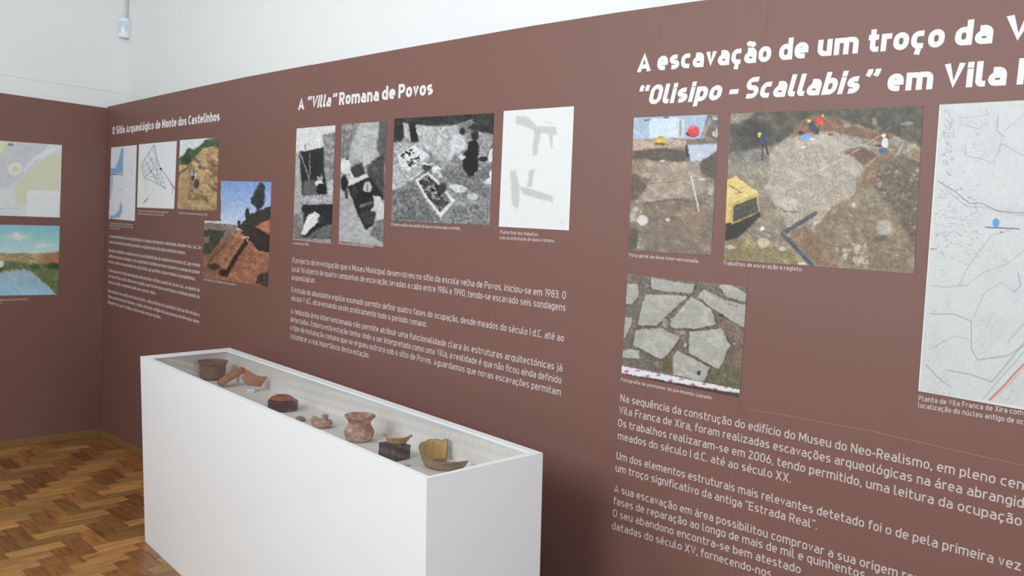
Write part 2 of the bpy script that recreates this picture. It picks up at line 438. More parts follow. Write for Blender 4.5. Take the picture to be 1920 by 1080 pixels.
    if ch in 'iı':
        S = [[(l, 0), (l, XH)]]
        if ch == 'i': S.append([(l, .98 - w * .95), (l, 1.0)])
        return S, w
    if ch == 'l': return [[(l, 1)] + _arc(l + .12, b + .12, .12, .12, 180, 270) + [(.24 + k, b)]], .24 + k
    if ch == 'j': return [[(.1 + k, XH), (.1 + k, DES + k + .1), (.06, DES + k), (-.02, DES + k)], [(.1 + k, .98 - w * .95), (.1 + k, 1.0)]], .1 + w
    if ch == 'f': return [[(.42, 1 - k)] + _arc(.08 + k + .12, 1 - k - .12, .12, .12, 90, 180) + [(.08 + k, 0)], [(0, t), (.36 + k * .4, t)]], .40
    if ch == 'v': B -= .05; return [[(k * .9, XH), (B / 2, k * .4), (B - k * .9, XH)]], B
    if ch == 'x': return [[(k, XH), (B - k, 0)], [(B - k, XH), (k, 0)]], B
    if ch == 'y': return [[(k * .9, XH), (B / 2, k * .8)], [(B - k * .9, XH), (B * .36, DES)]], B
    if ch == 'z': return [[(0, t), (B - k * 1.4, t), (k * 1.4, b), (B, b)]], B
    if ch == 'A': W = CB + .06; return [[(k * .9, 0), (W / 2, 1 - k * .4), (W - k * .9, 0)], [(W * .22, .25 + k * .3), (W * .78, .25 + k * .3)]], W
    if ch in 'VX':
        W = CB + .05
        if ch == 'V': return [[(k * .9, 1), (W / 2, k * .4), (W - k * .9, 1)]], W
        return [[(k, 1), (W - k, 0)], [(W - k, 1), (k, 0)]], W
    if ch in 'O0': W = CB if ch == 'O' else CB - .03; return [ring(l, b, W - k, ct, min(CR, (W - w) / 2))], W
    if ch == 'Q': return [ring(l, b, cr_, ct, CR), [(CB * .6, .2), (CB, -.02)]], CB
    if ch == 'C': return [[(cr_ - .01, ct)] + _arc(l + CR, ct - CR, CR, CR, 90, 180) + _arc(l + CR, b + CR, CR, CR, 180, 270) + [(cr_ - .01, b)]], CB - .03
    if ch == 'D': return [[(l, b)] + _arc(cr_ - CR, b + CR, CR, CR, -90, 0) + _arc(cr_ - CR, ct - CR, CR, CR, 0, 90) + [(l, ct)], [(l, 0), (l, 1)]], CB
    if ch in 'EF':
        S = [[(l, 0), (l, 1)], [(l, ct), (CB - .05, ct)], [(l, .5), (CB - .12, .5)]]
        if ch == 'E': S.append([(l, b), (CB - .05, b)])
        return S, CB - .05
    if ch == 'I': return [[(l, 0), (l, 1)]], w
    if ch == 'J': return [[(.38, 1), (.38, .2), (.28, b), (.02, b)]], .38 + k
    if ch == 'L': return [[(l, 1), (l, b), (CB - .07, b)]], CB - .07
    if ch == 'M': W = CB + .2; return [[(l, 0), (l, 1)], [(W - k, 0), (W - k, 1)], [(l, 1 - k * .5), (W / 2, .28), (W - k, 1 - k * .5)]], W
    if ch == 'N': W = CB + .04; return [[(l, 0), (l, 1)], [(W - k, 0), (W - k, 1)], [(l, 1 - k * .6), (W - k, k * .6)]], W
    if ch in 'PRB':
        m = .44; h = (ct - m) / 2; Rx = min(h, .22)
        S = [[(l, 0), (l, 1)], [(l, ct)] + _arc(cr_ - Rx, ct - h, Rx, h, 90, -90, 8) + [(l, m)]]
        if ch == 'R': S.append([(CB * .5, m), (cr_ - k * .1, 0)])
        if ch == 'B': h2 = (m - b) / 2; S.append([(l, m)] + _arc(cr_ - Rx, b + h2, Rx, h2, 90, -90, 8) + [(l, b)])
        return S, CB
    if ch == 'T': return [[(0, ct), (CB, ct)], [(CB / 2, 0), (CB / 2, ct)]], CB
    if ch == 'U': return [[(l, 1)] + _arc(l + CR, b + CR, CR, CR, 180, 270) + _arc(cr_ - CR, b + CR, CR, CR, 270, 360) + [(cr_, 1)]], CB
    if ch == '1': return [[(.06, .80), (.27, .97), (.27, 0)]], .27 + k
    if ch == '2': return [[(l, .78)] + _arc(l + .2, .78, .2, .22 - k, 180, 0, 8) + [(k * 1.2, b), (.56, b)]], .56
    if ch == '3': return [[(.02, ct)] + _arc(.3, .76, .2, .24 - k, 90, -90, 6) + [(.2, .52), (.3, .52)] + _arc(.3, .27, .2, .25 - k * .5, 90, -90, 6) + [(.02, b)]], .5 + k
    if ch == '4': return [[(.34, 1), (k, .27), (.58, .27)], [(.42, .5), (.42, 0)]], .58
    if ch == '5': return [[(.5, ct), (l, ct), (l, .56), (.3, .58)] + _arc(.3, .32, .22, .32 - k, 70, -90, 6) + [(.02, b)]], .54
    if ch == '6': return [ring(l, b, .52, .58, .2), [(l, .36), (.34, 1)]], .52 + k
    if ch == '8': return [ring(l, b, .54, .50, .2), ring(l + .02, .50, .52, ct, .19)], .54 + k
    if ch == '9': return [ring(l, .42, .54, ct, .2), [(.54, .64), (.24, 0)]], .54 + k
    if ch == '.': return [[(l, 0), (l, w * 1.05)]], w
    if ch == ',': return [[(l, w * 1.05), (l * .9, 0), (l * .3, -.12)]], w
    if ch == '-': return [[(0, .36), (.32, .36)]], .32
    if ch == '"': return [[(k * .7, 1.0), (k * .7, .78)], [(k * .7 + .14 + k, 1.0), (k * .7 + .14 + k, .78)]], .16 + w
    if ch == '“': return [[(k + .06 + d, 1.0), (k + d, .88), (k + d, .70)] for d in (0, w + .09)], 2 * w + .13
    if ch == '”': return [[(k + .06 + d, 1.0), (k + .06 + d, .84), (k + d, .70)] for d in (0, w + .09)], 2 * w + .15
    return [[(0, .3), (.2, .3)]], .2
_G = {}
def stroke_glyph(ch, w):
    if (ch, w) in _G: return _G[ch, w]
    V, F = [], []
    S, W = glyph(ch, w); lay = []
    for path in S:
        p = [path[0]]
        for q in path[1:]:
            if math.hypot(q[0] - p[-1][0], q[1] - p[-1][1]) > 1e-3: p.append(q)
        n = len(p); closed = math.hypot(p[0][0] - p[-1][0], p[0][1] - p[-1][1]) < 2e-3 and n > 4
        b0 = len(V)
        for i in range(n):
            a = p[i - 1] if i else (p[-2] if closed else None); c = p[i + 1] if i < n - 1 else (p[1] if closed else None)
            def nr(u, v):
                L_ = math.hypot(v[0] - u[0], v[1] - u[1]); return (-(v[1] - u[1]) / L_, (v[0] - u[0]) / L_)
            n1 = nr(a, p[i]) if a else None; n2 = nr(p[i], c) if c else None
            if n1 and n2:
                mx, my = n1[0] + n2[0], n1[1] + n2[1]; ml = math.hypot(mx, my) or 1; mx /= ml; my /= ml
                s = min(1 / max(mx * n1[0] + my * n1[1], .2), 2.2)
            else: mx, my = n1 or n2; s = 1
            V += [(p[i][0] + mx * s * w / 2, p[i][1] + my * s * w / 2), (p[i][0] - mx * s * w / 2, p[i][1] - my * s * w / 2)]
        F += [(b0 + 2 * i, b0 + 2 * i + 1, b0 + 2 * i + 3, b0 + 2 * i + 2) for i in range(n - 1)]
        lay += [S.index(path) + .8 * (i // 2) / n for i in range(len(V) - b0)]
    V = np.array(V)
    if ch in 'AV':          # pointed letters end flat at the line
        V[:, 1] = np.clip(V[:, 1], 0, 1)
    if ch == 'v': V[:, 1] = np.clip(V[:, 1], 0, XH)
    V = np.column_stack([V, lay])
    _G[ch, w] = (V, F, W); return _G[ch, w]
def typeset(s, w, track=0.0):
    V, F, x, n = [], [], 0.0, 0
    gap = 0.135 - 0.5 * (w - .13) + track; end = 0.0
    for ch in s:
        if ch == ' ': x += 0.31; continue
        v, f, W = stroke_glyph(ch, w)
        V.append(v + [x, 0, 0]); F += [tuple(i + n for i in q) for q in f]; n += len(v)
        end = x + W; x = end + gap
    return np.vstack(V), F, end
CAPH = 1.0
def cap(px, yb, yt, plane='long'):
    f = on_long if plane == 'long' else on_end
    return float(f(px, yt)[2] - f(px, yb)[2])
def lettering(name, lines, caph, mat, parent, weight=0.13, plane='long', label=None):
    """lines: (text, start, end, prefix or None, italic); start and end are the baseline ends of text (or of its prefix)"""
    V, F = [], []
    is_title = name == 'title'
    holder = None
    if is_title and len(lines) == 1:         # cut a one-line title into its words
        t, a_, b_, _, it = lines[0]; full = typeset(t, weight)[2]; lines = []; done = ''
        for wd_ in t.split(' '):
            s0 = typeset(done + wd_, weight)[2] - typeset(wd_, weight)[2]; s1 = typeset(done + wd_, weight)[2]
            A_, B_ = on_long(*a_), on_long(*b_)
            q = []
            for k_ in (s0 / full, s1 / full):
                P3 = A_ + (B_ - A_) * k_ - CAM; q.append((960 + FOCAL * (P3 @ AR) / (P3 @ AF), 540 - FOCAL * (P3 @ AU) / (P3 @ AF)))
            lines.append((wd_, q[0], q[1], None, it)); done += wd_ + ' '
    for text, p0, p1, prefix, ital in lines:
        f = on_long if plane == 'long' else on_end
        A, B = f(*p0), f(*p1)
        h = 0 if plane == 'long' else 1
        a, b = np.array([A[h], A[2]]), np.array([B[h], B[2]])
        wd = typeset(prefix or text, weight)[2]
        v, fc, _ = typeset(text, weight)
        d = b - a; Lw = np.linalg.norm(d); d /= Lw; nrm = np.array([-d[1], d[0]])
        xx = v[:, 0] * Lw / wd; yy = v[:, 1] * caph
        if ital: xx = xx + yy * 0.2 - caph * 0.08
        P = a + xx[:, None] * d + yy[:, None] * nrm
        base = len(V); off = 0.0004 + 0.00005 * v[:, 2]      # crossing strokes lie one over the other
        for q, o_ in zip(P, off): V.append((q[0], -o_, q[1]) if plane == 'long' else (o_, q[0] + 1, q[1]))
        F += [tuple(i + base for i in t) for t in fc]
        if is_title and len(lines) > 1:
            if holder is None:
                holder = empty('title', V[0]); holder.parent = parent
            raw('word', [np.array(q) - np.array(holder.location) for q in V], F, mat, holder); V, F = [], []
    if holder is not None: return holder
    o = raw(name, V, F, mat, parent)
    if label: o['label'] = label
    return o
P_ = long_panel
# section 3, right
lettering('title', [
    ('A', (1194.2, 136.5), (1220.2, 133.6), None, 0), ('escavação', (1231.6, 132.4), (1444.7, 115.5), None, 0),
    ('de', (1459.7, 113.8), (1514.7, 108.5), None, 0), ('um', (1531.8, 106.5), (1608.4, 100.0), None, 0),
    ('troço', (1626, 98.5), (1769.3, 88.0), None, 0), ('da', (1788.9, 86.6), (1860.2, 81.2), None, 0),
    ('Via', (1882, 78.5), (1934, 74.5), 'V', 0),
    ('“Olisipo', (1195, 197.2), (1352.6, 187.6), None, 1), ('-', (1367, 186.6), (1384, 185.4), None, 1),
    ('Scallabis”', (1395.8, 185.3), (1643, 173.2), None, 1), ('em', (1662.6, 171.8), (1748, 167.2), None, 0),
    ('Vila', (1767, 166.4), (1886, 160.0), None, 0), ('Franca', (1905.8, 159.0), (1942, 157.0), 'F', 0)],
    cap(1207, 135.5, 99.5), MAT_PRINT_WHITE, P_, 0.228)
lettering('paragraph', [
    ('Na sequência da construção do edifício do Museu do Neo-Realismo, em pleno centro', (1162.9, 752.5), (1919, 919), 'Na sequência da construção do edifício do Museu do Neo-Realismo, em pleno cen', 0),
    ('Vila Franca de Xira, foram realizadas escavações arqueológicas na área abrangida', (1160.4, 775), (1919, 953), 'Vila Franca de Xira, foram realizadas escavações arqueológicas na área abrangid', 0),
    ('Os trabalhos realizaram-se em 2006, tendo permitido, uma leitura da ocupação', (1158.7, 799), (1915, 986.7), None, 0),
    ('meados do século I d.C. até ao século XX.', (1158, 823.3), (1482.5, 905.4), None, 0)],
    cap(1166, 752.5, 738.0), MAT_PRINT_PALE, P_, 0.135)
lettering('paragraph', [
    ('Um dos elementos estruturais mais relevantes detetado foi o de pela primeira vez', (1155.8, 860.8), (1913.8, 1070.8), None, 0),
    ('um troço significativo da antiga "Estrada Real".', (1154, 883.3), (1531.7, 993), None, 0)],
    cap(1166, 752.5, 738.0), MAT_PRINT_PALE, P_, 0.135)
lettering('paragraph', [
    ('A sua escavação em área possibilitou comprovar a sua origem romana', (1151.7, 922), (1682.5, 1082.5), 'A sua escavação em área possibilitou comprovar a sua origem', 0),
    ('fases de reparação ao longo de mais de mil e quinhentos', (1150, 945), (1609.6, 1082.5), 'fases de reparação ao longo de mais de mil e quinhento', 0),
    ('O seu abandono encontra-se bem atestado', (1149, 968), (1501, 1076), None, 0),
    ('datadas do século XV, fornecendo-nos', (1147.5, 991.7), (1407.5, 1072), 'datadas do século XV, fornecendo', 0)],
    cap(1166, 752.5, 738.0), MAT_PRINT_PALE, P_, 0.135)
lettering('caption', [('Vista geral da área intervencionada.', (1177.8, 480.6), (1310.3, 493), None, 0)], cap(1180, 480.6, 474), MAT_PRINT_PALE, P_, 0.15)
lettering('caption', [('Trabalhos de escavação e registo.', (1355.7, 496.4), (1504.4, 509), None, 0)], cap(1357, 496.4, 488.6), MAT_PRINT_PALE, P_, 0.15)
lettering('caption', [('Fotografia de pormenor do pavimento lajeado.', (1164.4, 714.3), (1335.8, 749.4), None, 0)], cap(1166, 714.3, 707.8), MAT_PRINT_PALE, P_, 0.15)
lettering('caption', [('Planta de Vila Franca de Xira com a', (1722, 751), (1918, 778.5), 'Planta de Vila Franca de Xira com', 0),
    ('localização do núcleo antigo de ocupação', (1721, 763.8), (1919, 796), 'localização do núcleo antigo de oc', 0)], cap(1725, 751, 741.2), MAT_PRINT_PALE, P_, 0.15)
# section 2, middle
lettering('title', [('A', (558.8, 206.5), (570.4, 205.3), None, 0), ('“Villa”', (575.6, 204.3), (630.6, 198.4), None, 1),
    ('Romana', (635.6, 197.4), (710.3, 189.2), None, 0), ('de', (715.9, 188), (741, 185), None, 0), ('Povos', (746.6, 184.3), (811.5, 177.4), None, 0)],
    cap(565, 205.5, 182.6), MAT_PRINT_WHITE, P_, 0.222)
c2 = cap(1020, 555, 541)
lettering('paragraph', [
    ('O projecto de investigação que o Museu Municipal desenvolveu no sítio da escola velha de Povos, iniciou-se em 1983. O', (548.3, 492.3), (1060.9, 560.8), None, 0),
    ('local foi objecto de quatro campanhas de escavação, levadas a cabo entre 1984 e 1990, tendo-se escavado seis sondagens', (547, 508.6), (1060.3, 583.5), None, 0),
    ('arqueológicas.', (547, 524.5), (591.3, 530.7), None, 0)], c2, MAT_PRINT_PALE, P_, 0.14)
lettering('paragraph', [
    ('O estudo do abundante espólio exumado permite definir quatro fases de ocupação, desde meados do século I d.C. até ao', (546.1, 547.6), (1057.2, 640.7), None, 0),
    ('século V d.C. atravessando assim praticamente todo o período romano.', (545.8, 563), (800.3, 613.7), None, 0)], c2, MAT_PRINT_PALE, P_, 0.14)
lettering('paragraph', [
    ('A reduzida área intervencionada não permite atribuir uma funcionalidade clara às estruturas arquitectónicas já', (545.2, 587.5), (1054.1, 696.6), None, 0),
    ('detectadas. Embora esta estação tenha vindo a ser interpretada como uma Villa, a realidade é que não ficou ainda definido', (544.6, 602.9), (1052.3, 719.7), None, 0),
    ('o tipo de instalação romana que se ergueu outrora sob o sítio de Povos. Aguardamos que novas escavações permitam', (544.6, 618.3), (1051.6, 742.1), None, 0),
    ('vislumbrar a real importância desta estação.', (544, 634.6), (692.1, 671.4), None, 0)], c2, MAT_PRINT_PALE, P_, 0.14)
cs = cap(940, 437.7, 431.2)
lettering('caption', [('Decurso dos trabalhos da equipa junto da', (549.3, 449.5), (620.7, 457.5), None, 0), ('escavação em 1983.', (549.3, 457.7), (579.3, 461), None, 0)], cs, MAT_PRINT_PALE, P_, 0.15)
lettering('caption', [('Decurso dos trabalhos de escavação.', (635, 457.6), (700.3, 464.6), None, 0)], cs, MAT_PRINT_PALE, P_, 0.15)
lettering('caption', [('Primeira análise do espólio de época romana aqui recolhido.', (733.3, 423.2), (863.3, 431.4), None, 0)], cs, MAT_PRINT_PALE, P_, 0.15)
lettering('caption', [('Planta final dos trabalhos', (937.7, 437.7), (1008.7, 443), None, 0),
    ('com as estruturas de época romana.', (936.7, 448.3), (1040, 454.6), None, 0)], cs, MAT_PRINT_PALE, P_, 0.15)
# section 1, left
lettering('title', [('O Sítio Arqueológico de Monte dos Castelinhos', (211, 252.5), (411.8, 226.5), None, 0)], cap(213, 252, 237.0), MAT_PRINT_WHITE, P_, 0.22)
c1 = cap(204, 445, 438.6)
def para(*ls): lettering('paragraph', [(t, a, b, None, 0) for t, a, b in ls], c1, MAT_PRINT_PALE, P_, 0.22)
para(('As características da sua implantação, em cabeço sobranceiro e destacado, durante o séc. I a.C. de', (204.8, 445.4), (376.7, 467.8)),
     ('todo este território permitem perceber a ocupação deste sítio pelos exércitos romanos.', (204.4, 456.1), (347.8, 477.4)))
para(('Durante os trabalhos realizados neste local foi identificado um conjunto de estruturas d.C. que revelam', (203.9, 472.2), (375.2, 500.9)),
     ('edifícios de planta rectangular, com compartimentos definidos por muros de pedra e o arranque de paredes', (203.9, 482.6), (374.6, 514)),
     ('de terra, assim como pavimentos de argila batida, que permitem conhecer melhor a sua arquitectura.', (203.5, 493), (366, 526)))
para(('O sítio parece ter sido abandonado ainda durante o último quartel do século I a.C., no quadro da', (203.3, 509.3), (374.3, 547.4)),
     ('do Vale do Tejo, e não voltou a ser ocupado, o que fez com que as estruturas se tenham mantido de', (203.3, 520), (374.3, 560.2)),
     ('forma muito completa até aos nossos dias.', (203, 531), (292.4, 553)))
para(('Num momento de conflito entre duas facções, o sítio de Monte dos Castelinhos terá servido de base a', (202.6, 547.8), (373.9, 593.5)),
     ('tropas que procuravam dominar a região, deixando vestígios da sua presença em diversas zonas', (202.4, 558), (373.3, 606.7)),
     ('dispersos por toda a área da escavação.', (202, 568.7), (302, 598)))
c0 = cap(204, 421, 417.4)
def capt(*ls, **k): lettering('caption', [(t, a, b, None, 0) for t, a, b in ls], c0, MAT_PRINT_PALE, P_, 0.15)
capt(('Localização do sítio na Península', (205.6, 420), (248.9, 423)), ('Ibérica e no baixo vale do rio Tejo', (205, 424.4), (249.5, 428)), ('e sua envolvente', (205, 429), (223, 431)))
capt(('Planta das estruturas da época romana republicana', (258.9, 396.5), (314.4, 400)), ('identificadas durante as escavações de 2008', (258.4, 401.8), (306.7, 405.4)))
capt(('Trabalhos de escavação na encosta do sítio', (334, 400.6), (389.3, 404.6)))
capt(('Vista geral dos trabalhos de escavação', (381.9, 525.6), (441.5, 535.6)))
# end panel
lettering('caption', [('Vista da albufeira a partir do sítio da Quinta', (-14, 564.8), (51.5, 562.5), None, 0), ('da Barroca', (-14, 570.5), (2, 570.0), None, 0)],
    cap(40, 563, 559.2, 'end'), MAT_PRINT_PALE, end_panel, 0.15, plane='end')
# long faint pale line on the right board
hp = [on_long(*p) for p in ((1405, 768), (1445, 774), (1641, 809.6), (1828, 853), (1922, 873))]
w_ = 0.0006
raw('pale_line', [(p[0], -0.0005, p[2] + s * w_) for p in hp for s in (-1, 1)], [(2 * i, 2 * i + 2, 2 * i + 3, 2 * i + 1) for i in range(len(hp) - 1)],
    plain('faint_line_tone', (0.36, 0.24, 0.21), 0.5), long_panel)

# ------------------------------------------------------------------ pictures: colours printed point by point on thin boards
class Pic:
    """ink laid over a picture; x, y are read in the coordinates of the enlarged picture (origin, scale)"""
    def __init__(s, X, Y, seed=0):
        s.X, s.Y = X, Y; s.img = np.zeros(X.shape + (3,)); s.seed = seed
    def noise(s, size, seed=0, octaves=3, ax=1.0, ang=0.0):
        c, q = math.cos(ang), math.sin(ang)
        U = (s.X * c + s.Y * q) / size / ax; Vv = (-s.X * q + s.Y * c) / size
        out = 0; amp = 1.0; tot = 0
        for o in range(octaves):
            r = np.random.RandomState((s.seed * 131 + seed * 17 + o * 7 + 1) % 100000); T = r.rand(64, 64)
            u, v = U * 2 ** o + 11.3, Vv * 2 ** o + 5.7
            iu, iv = np.floor(u).astype(int), np.floor(v).astype(int); fu, fv = u - iu, v - iv
            fu = fu * fu * (3 - 2 * fu); fv = fv * fv * (3 - 2 * fv)
            a = T[iu % 64, iv % 64]; b = T[(iu + 1) % 64, iv % 64]; cc = T[iu % 64, (iv + 1) % 64]; d = T[(iu + 1) % 64, (iv + 1) % 64]
            out = out + amp * ((a * (1 - fu) + b * fu) * (1 - fv) + (cc * (1 - fu) + d * fu) * fv); tot += amp; amp *= 0.6
        return out / tot - 0.5
    def put(s, m, col, nz=0.0, size=12, seed=1):
        c = np.array(col if hasattr(col, '__len__') else (col,) * 3, float)
        t = np.broadcast_to(c, s.img.shape)
        if nz: t = t + (s.noise(size, seed, 4) * 2 * nz)[..., None]
        s.img = s.img * (1 - m[..., None]) + t * m[..., None]
    def dist_seg(s, a, b):
        ax, ay = a; bx, by = b; dx, dy = bx - ax, by - ay
        t = np.clip(((s.X - ax) * dx + (s.Y - ay) * dy) / (dx * dx + dy * dy + 1e-9), 0, 1)
        return np.hypot(s.X - ax - t * dx, s.Y - ay - t * dy)
    def mpoly(s, pts, soft):
        ins = np.zeros(s.X.shape, bool); d = np.full(s.X.shape, 1e9)
        n = len(pts)
        for i in range(n):
            x1, y1 = pts[i]; x2, y2 = pts[(i + 1) % n]
            if abs(y2 - y1) > 1e-9:
                c = ((y1 > s.Y) != (y2 > s.Y)) & (s.X < (x2 - x1) * (s.Y - y1) / (y2 - y1) + x1)
                ins ^= c
            d = np.minimum(d, s.dist_seg((x1, y1), (x2, y2)))
        return np.clip(0.5 + np.where(ins, d, -d) / soft, 0, 1)
    def poly(s, pts, col, nz=0.0, size=12, soft=6.0, rag=0.0, alpha=1.0):
        if rag:
            X, Y = s.X, s.Y
            s.X = X + s.noise(size * 1.5, 21) * rag; s.Y = Y + s.noise(size * 1.5, 22) * rag
            m = s.mpoly(pts, soft); s.X, s.Y = X, Y
        else: m = s.mpoly(pts, soft)
        s.put(m * alpha, col, nz, size)
    def ell(s, x, y, rx, ry, col, nz=0.0, size=8, soft=0.25, alpha=1.0):
        r = np.hypot((s.X - x) / rx, (s.Y - y) / ry)
        s.put(np.clip((1 - r) / soft + 0.5, 0, 1) * alpha, col, nz, size)
    def line(s, pts, w, col, alpha=1.0, soft=4.0):
        d = np.full(s.X.shape, 1e9)
        for a, b in zip(pts[:-1], pts[1:]): d = np.minimum(d, s.dist_seg(a, b))
        s.put(np.clip((w / 2 - d) / soft + 0.5, 0, 1) * alpha, col)
    def grain(s, amp, size, seed=3, octaves=4, mul=True):
        n = s.noise(size, seed, octaves) * 2
        s.img = s.img * (1 + amp * n[..., None]) if mul else s.img + amp * n[..., None]
    def specks(s, pts, n, r, col, seed=0, alpha=1.0):
        R = random.Random(seed); xs = [p[0] for p in pts]; ys = [p[1] for p in pts]
        m = s.mpoly(pts, 1.0)
        for _ in range(n):
            x, y = R.uniform(min(xs), max(xs)), R.uniform(min(ys), max(ys)); k = R.uniform(.5, 1.3)
            rr = np.hypot((s.X - x) / (r * k), (s.Y - y) / (r * k * R.uniform(.5, 1)))
            c = np.array(col if hasattr(col, '__len__') else (col,) * 3, float) * R.uniform(.8, 1.15)
            s.put(np.clip((1 - rr) / .4 + .5, 0, 1) * m * alpha, c)

def homography(quad):
    A = []; uv = [(0, 0), (1, 0), (1, 1), (0, 1)]
    for (u, v), (x, y) in zip(uv, quad):
        A.append([u, v, 1, 0, 0, 0, -x * u, -x * v, -x]); A.append([0, 0, 0, u, v, 1, -y * u, -y * v, -y])
    _, _, vt = np.linalg.svd(np.array(A, float)); return vt[-1].reshape(3, 3)
def picture(name, quad, paint, label, cat, origin, sc, plane='long', gain=1.0, group=None, step=1.6, notch=None, thick=0.0014, seed=0):
    f = on_long if plane == 'long' else on_end
    C4 = np.array([f(*q) for q in quad])
    nu = max(8, int(max(abs(quad[1][0] - quad[0][0]), abs(quad[2][0] - quad[3][0])) / step))
    nv = max(8, int(max(abs(quad[3][1] - quad[0][1]), abs(quad[2][1] - quad[1][1])) / step))
    u, v = np.meshgrid(np.linspace(0, 1, nu + 1), np.linspace(0, 1, nv + 1), indexing='xy')
    # the board is a plane quad with straight sides; its pixels follow from the same projective map
    Hm = homography(quad)
    h2 = 0 if plane == 'long' else 1
    Hw = homography([(c[h2], c[2]) for c in C4])
    W = np.stack([u, v, np.ones_like(u)], -1)
    # uv spaced evenly on the board: go board -> reading coordinates
    c2d = [(c[h2], c[2]) for c in C4]
    bx = (1 - u) * (1 - v) * c2d[0][0] + u * (1 - v) * c2d[1][0] + u * v * c2d[2][0] + (1 - u) * v * c2d[3][0]
    bz = (1 - u) * (1 - v) * c2d[0][1] + u * (1 - v) * c2d[1][1] + u * v * c2d[2][1] + (1 - u) * v * c2d[3][1]
    T = Hm @ np.linalg.inv(Hw)
    Q = np.stack([bx, bz, np.ones_like(bx)], -1) @ T.T
    PX, PY = Q[..., 0] / Q[..., 2], Q[..., 1] / Q[..., 2]
    pic = Pic((PX - origin[0]) * sc, (PY - origin[1]) * sc, seed)
    if cat == 'photograph':              # nothing in a photograph of earth and people has a ruled outline
        dx, dy = pic.noise(3.2 * sc, 91, 4) * 4.4 * sc, pic.noise(3.2 * sc, 92, 4) * 4.4 * sc
        pic.X, pic.Y = pic.X + dx, pic.Y + dy
    paint(pic)
    if cat == 'photograph':
        bright = pic.img.mean(-1, keepdims=True)
        rough = np.clip((205 - bright) / 60, .12, 1)       # skies and shirts stay smooth
        rough = np.where((pic.img[..., 2:3] > pic.img[..., 0:1] + 18) & (bright > 130), .15, rough)
        n1 = pic.noise(9 * sc, 93, 4, 1.6, .5)[..., None]; n2 = pic.noise(3.2 * sc, 94, 3)[..., None]
        ridge = np.clip(.10 - np.abs(n1), 0, .10)[..., :] * 10
        pic.img = pic.img * (1 + rough * (.42 * n1 + .34 * n2 - .20 * ridge * (n2 > .02)))
    ink = np.clip(lin(np.clip(pic.img, 0, 255)) * gain * 0.78, 0, 0.85)
    keep = np.ones((nv, nu), bool)
    if notch is not None:
        px, py = (PX[:-1, :-1] + PX[1:, 1:]) / 2, (PY[:-1, :-1] + PY[1:, 1:]) / 2
        keep = ~((px < notch[0]) & (py < notch[1] + (px - notch[0]) * 0.03))
    idx = np.arange((nu + 1) * (nv + 1)).reshape(nv + 1, nu + 1)
    a, b, c, d = idx[:-1, :-1][keep], idx[:-1, 1:][keep], idx[1:, 1:][keep], idx[1:, :-1][keep]
    faces = np.stack([a, d, c, b], 1).tolist()
    zero = np.zeros_like(bx)
    ctr = C4.mean(0)
    if plane == 'long': P3 = np.stack([bx - ctr[0], zero - thick, bz - ctr[2]], -1)
    else: P3 = np.stack([zero + thick, bx - ctr[1], bz - ctr[2]], -1)
    me = bpy.data.meshes.new(name)
    verts = P3.reshape(-1, 3)
    # turned-back sides of the board
    nV = len(verts)
    back = verts.copy(); back[:, 1 if plane == 'long' else 0] = -.0007 if plane == 'long' else .0007
    sides = {}
    K = np.pad(keep, 1)
    for j in range(nv):
        for i in range(nu):
            if not keep[j, i]: continue
            for dj, di, p, q in ((-1, 0, (j, i), (j, i + 1)), (1, 0, (j + 1, i + 1), (j + 1, i)), (0, -1, (j + 1, i), (j, i)), (0, 1, (j, i + 1), (j + 1, i + 1))):
                if not K[j + 1 + dj, i + 1 + di]:
                    s1, s2 = int(idx[p]), int(idx[q])
                    for s_ in (s1, s2): sides.setdefault(s_, nV + len(sides))
                    faces.append((s1, s2, sides[s2], sides[s1]))
    extra = np.array([back[k] for k in sides]); verts = np.vstack([verts, extra])
    me.from_pydata(verts.tolist(), [], faces); me.update()
    cols = np.vstack([ink.reshape(-1, 3), np.array([ink.reshape(-1, 3)[k] for k in sides])])
    att = me.color_attributes.new('print_ink', 'FLOAT_COLOR', 'POINT')
    att.data.foreach_set('color', np.hstack([cols, np.ones((len(cols), 1))]).astype(np.float32).ravel())
    used = set(i for fc in faces for i in fc)
    if len(used) < len(verts):
        bm = bmesh.new(); bm.from_mesh(me); bmesh.ops.delete(bm, geom=[v for v in bm.verts if not v.link_faces], context='VERTS'); bm.to_mesh(me); bm.free()
    o = link_mesh(name, me, MAT_PICTURE)
    o.location = (ctr[0], 0, ctr[2]) if plane == 'long' else (0, ctr[1], ctr[2])
    return tag(o, label, cat, {'photograph': 'photographs on the brown panels', 'map': 'maps on the brown panels', 'drawing': 'plan drawings on the long panel'}[cat])

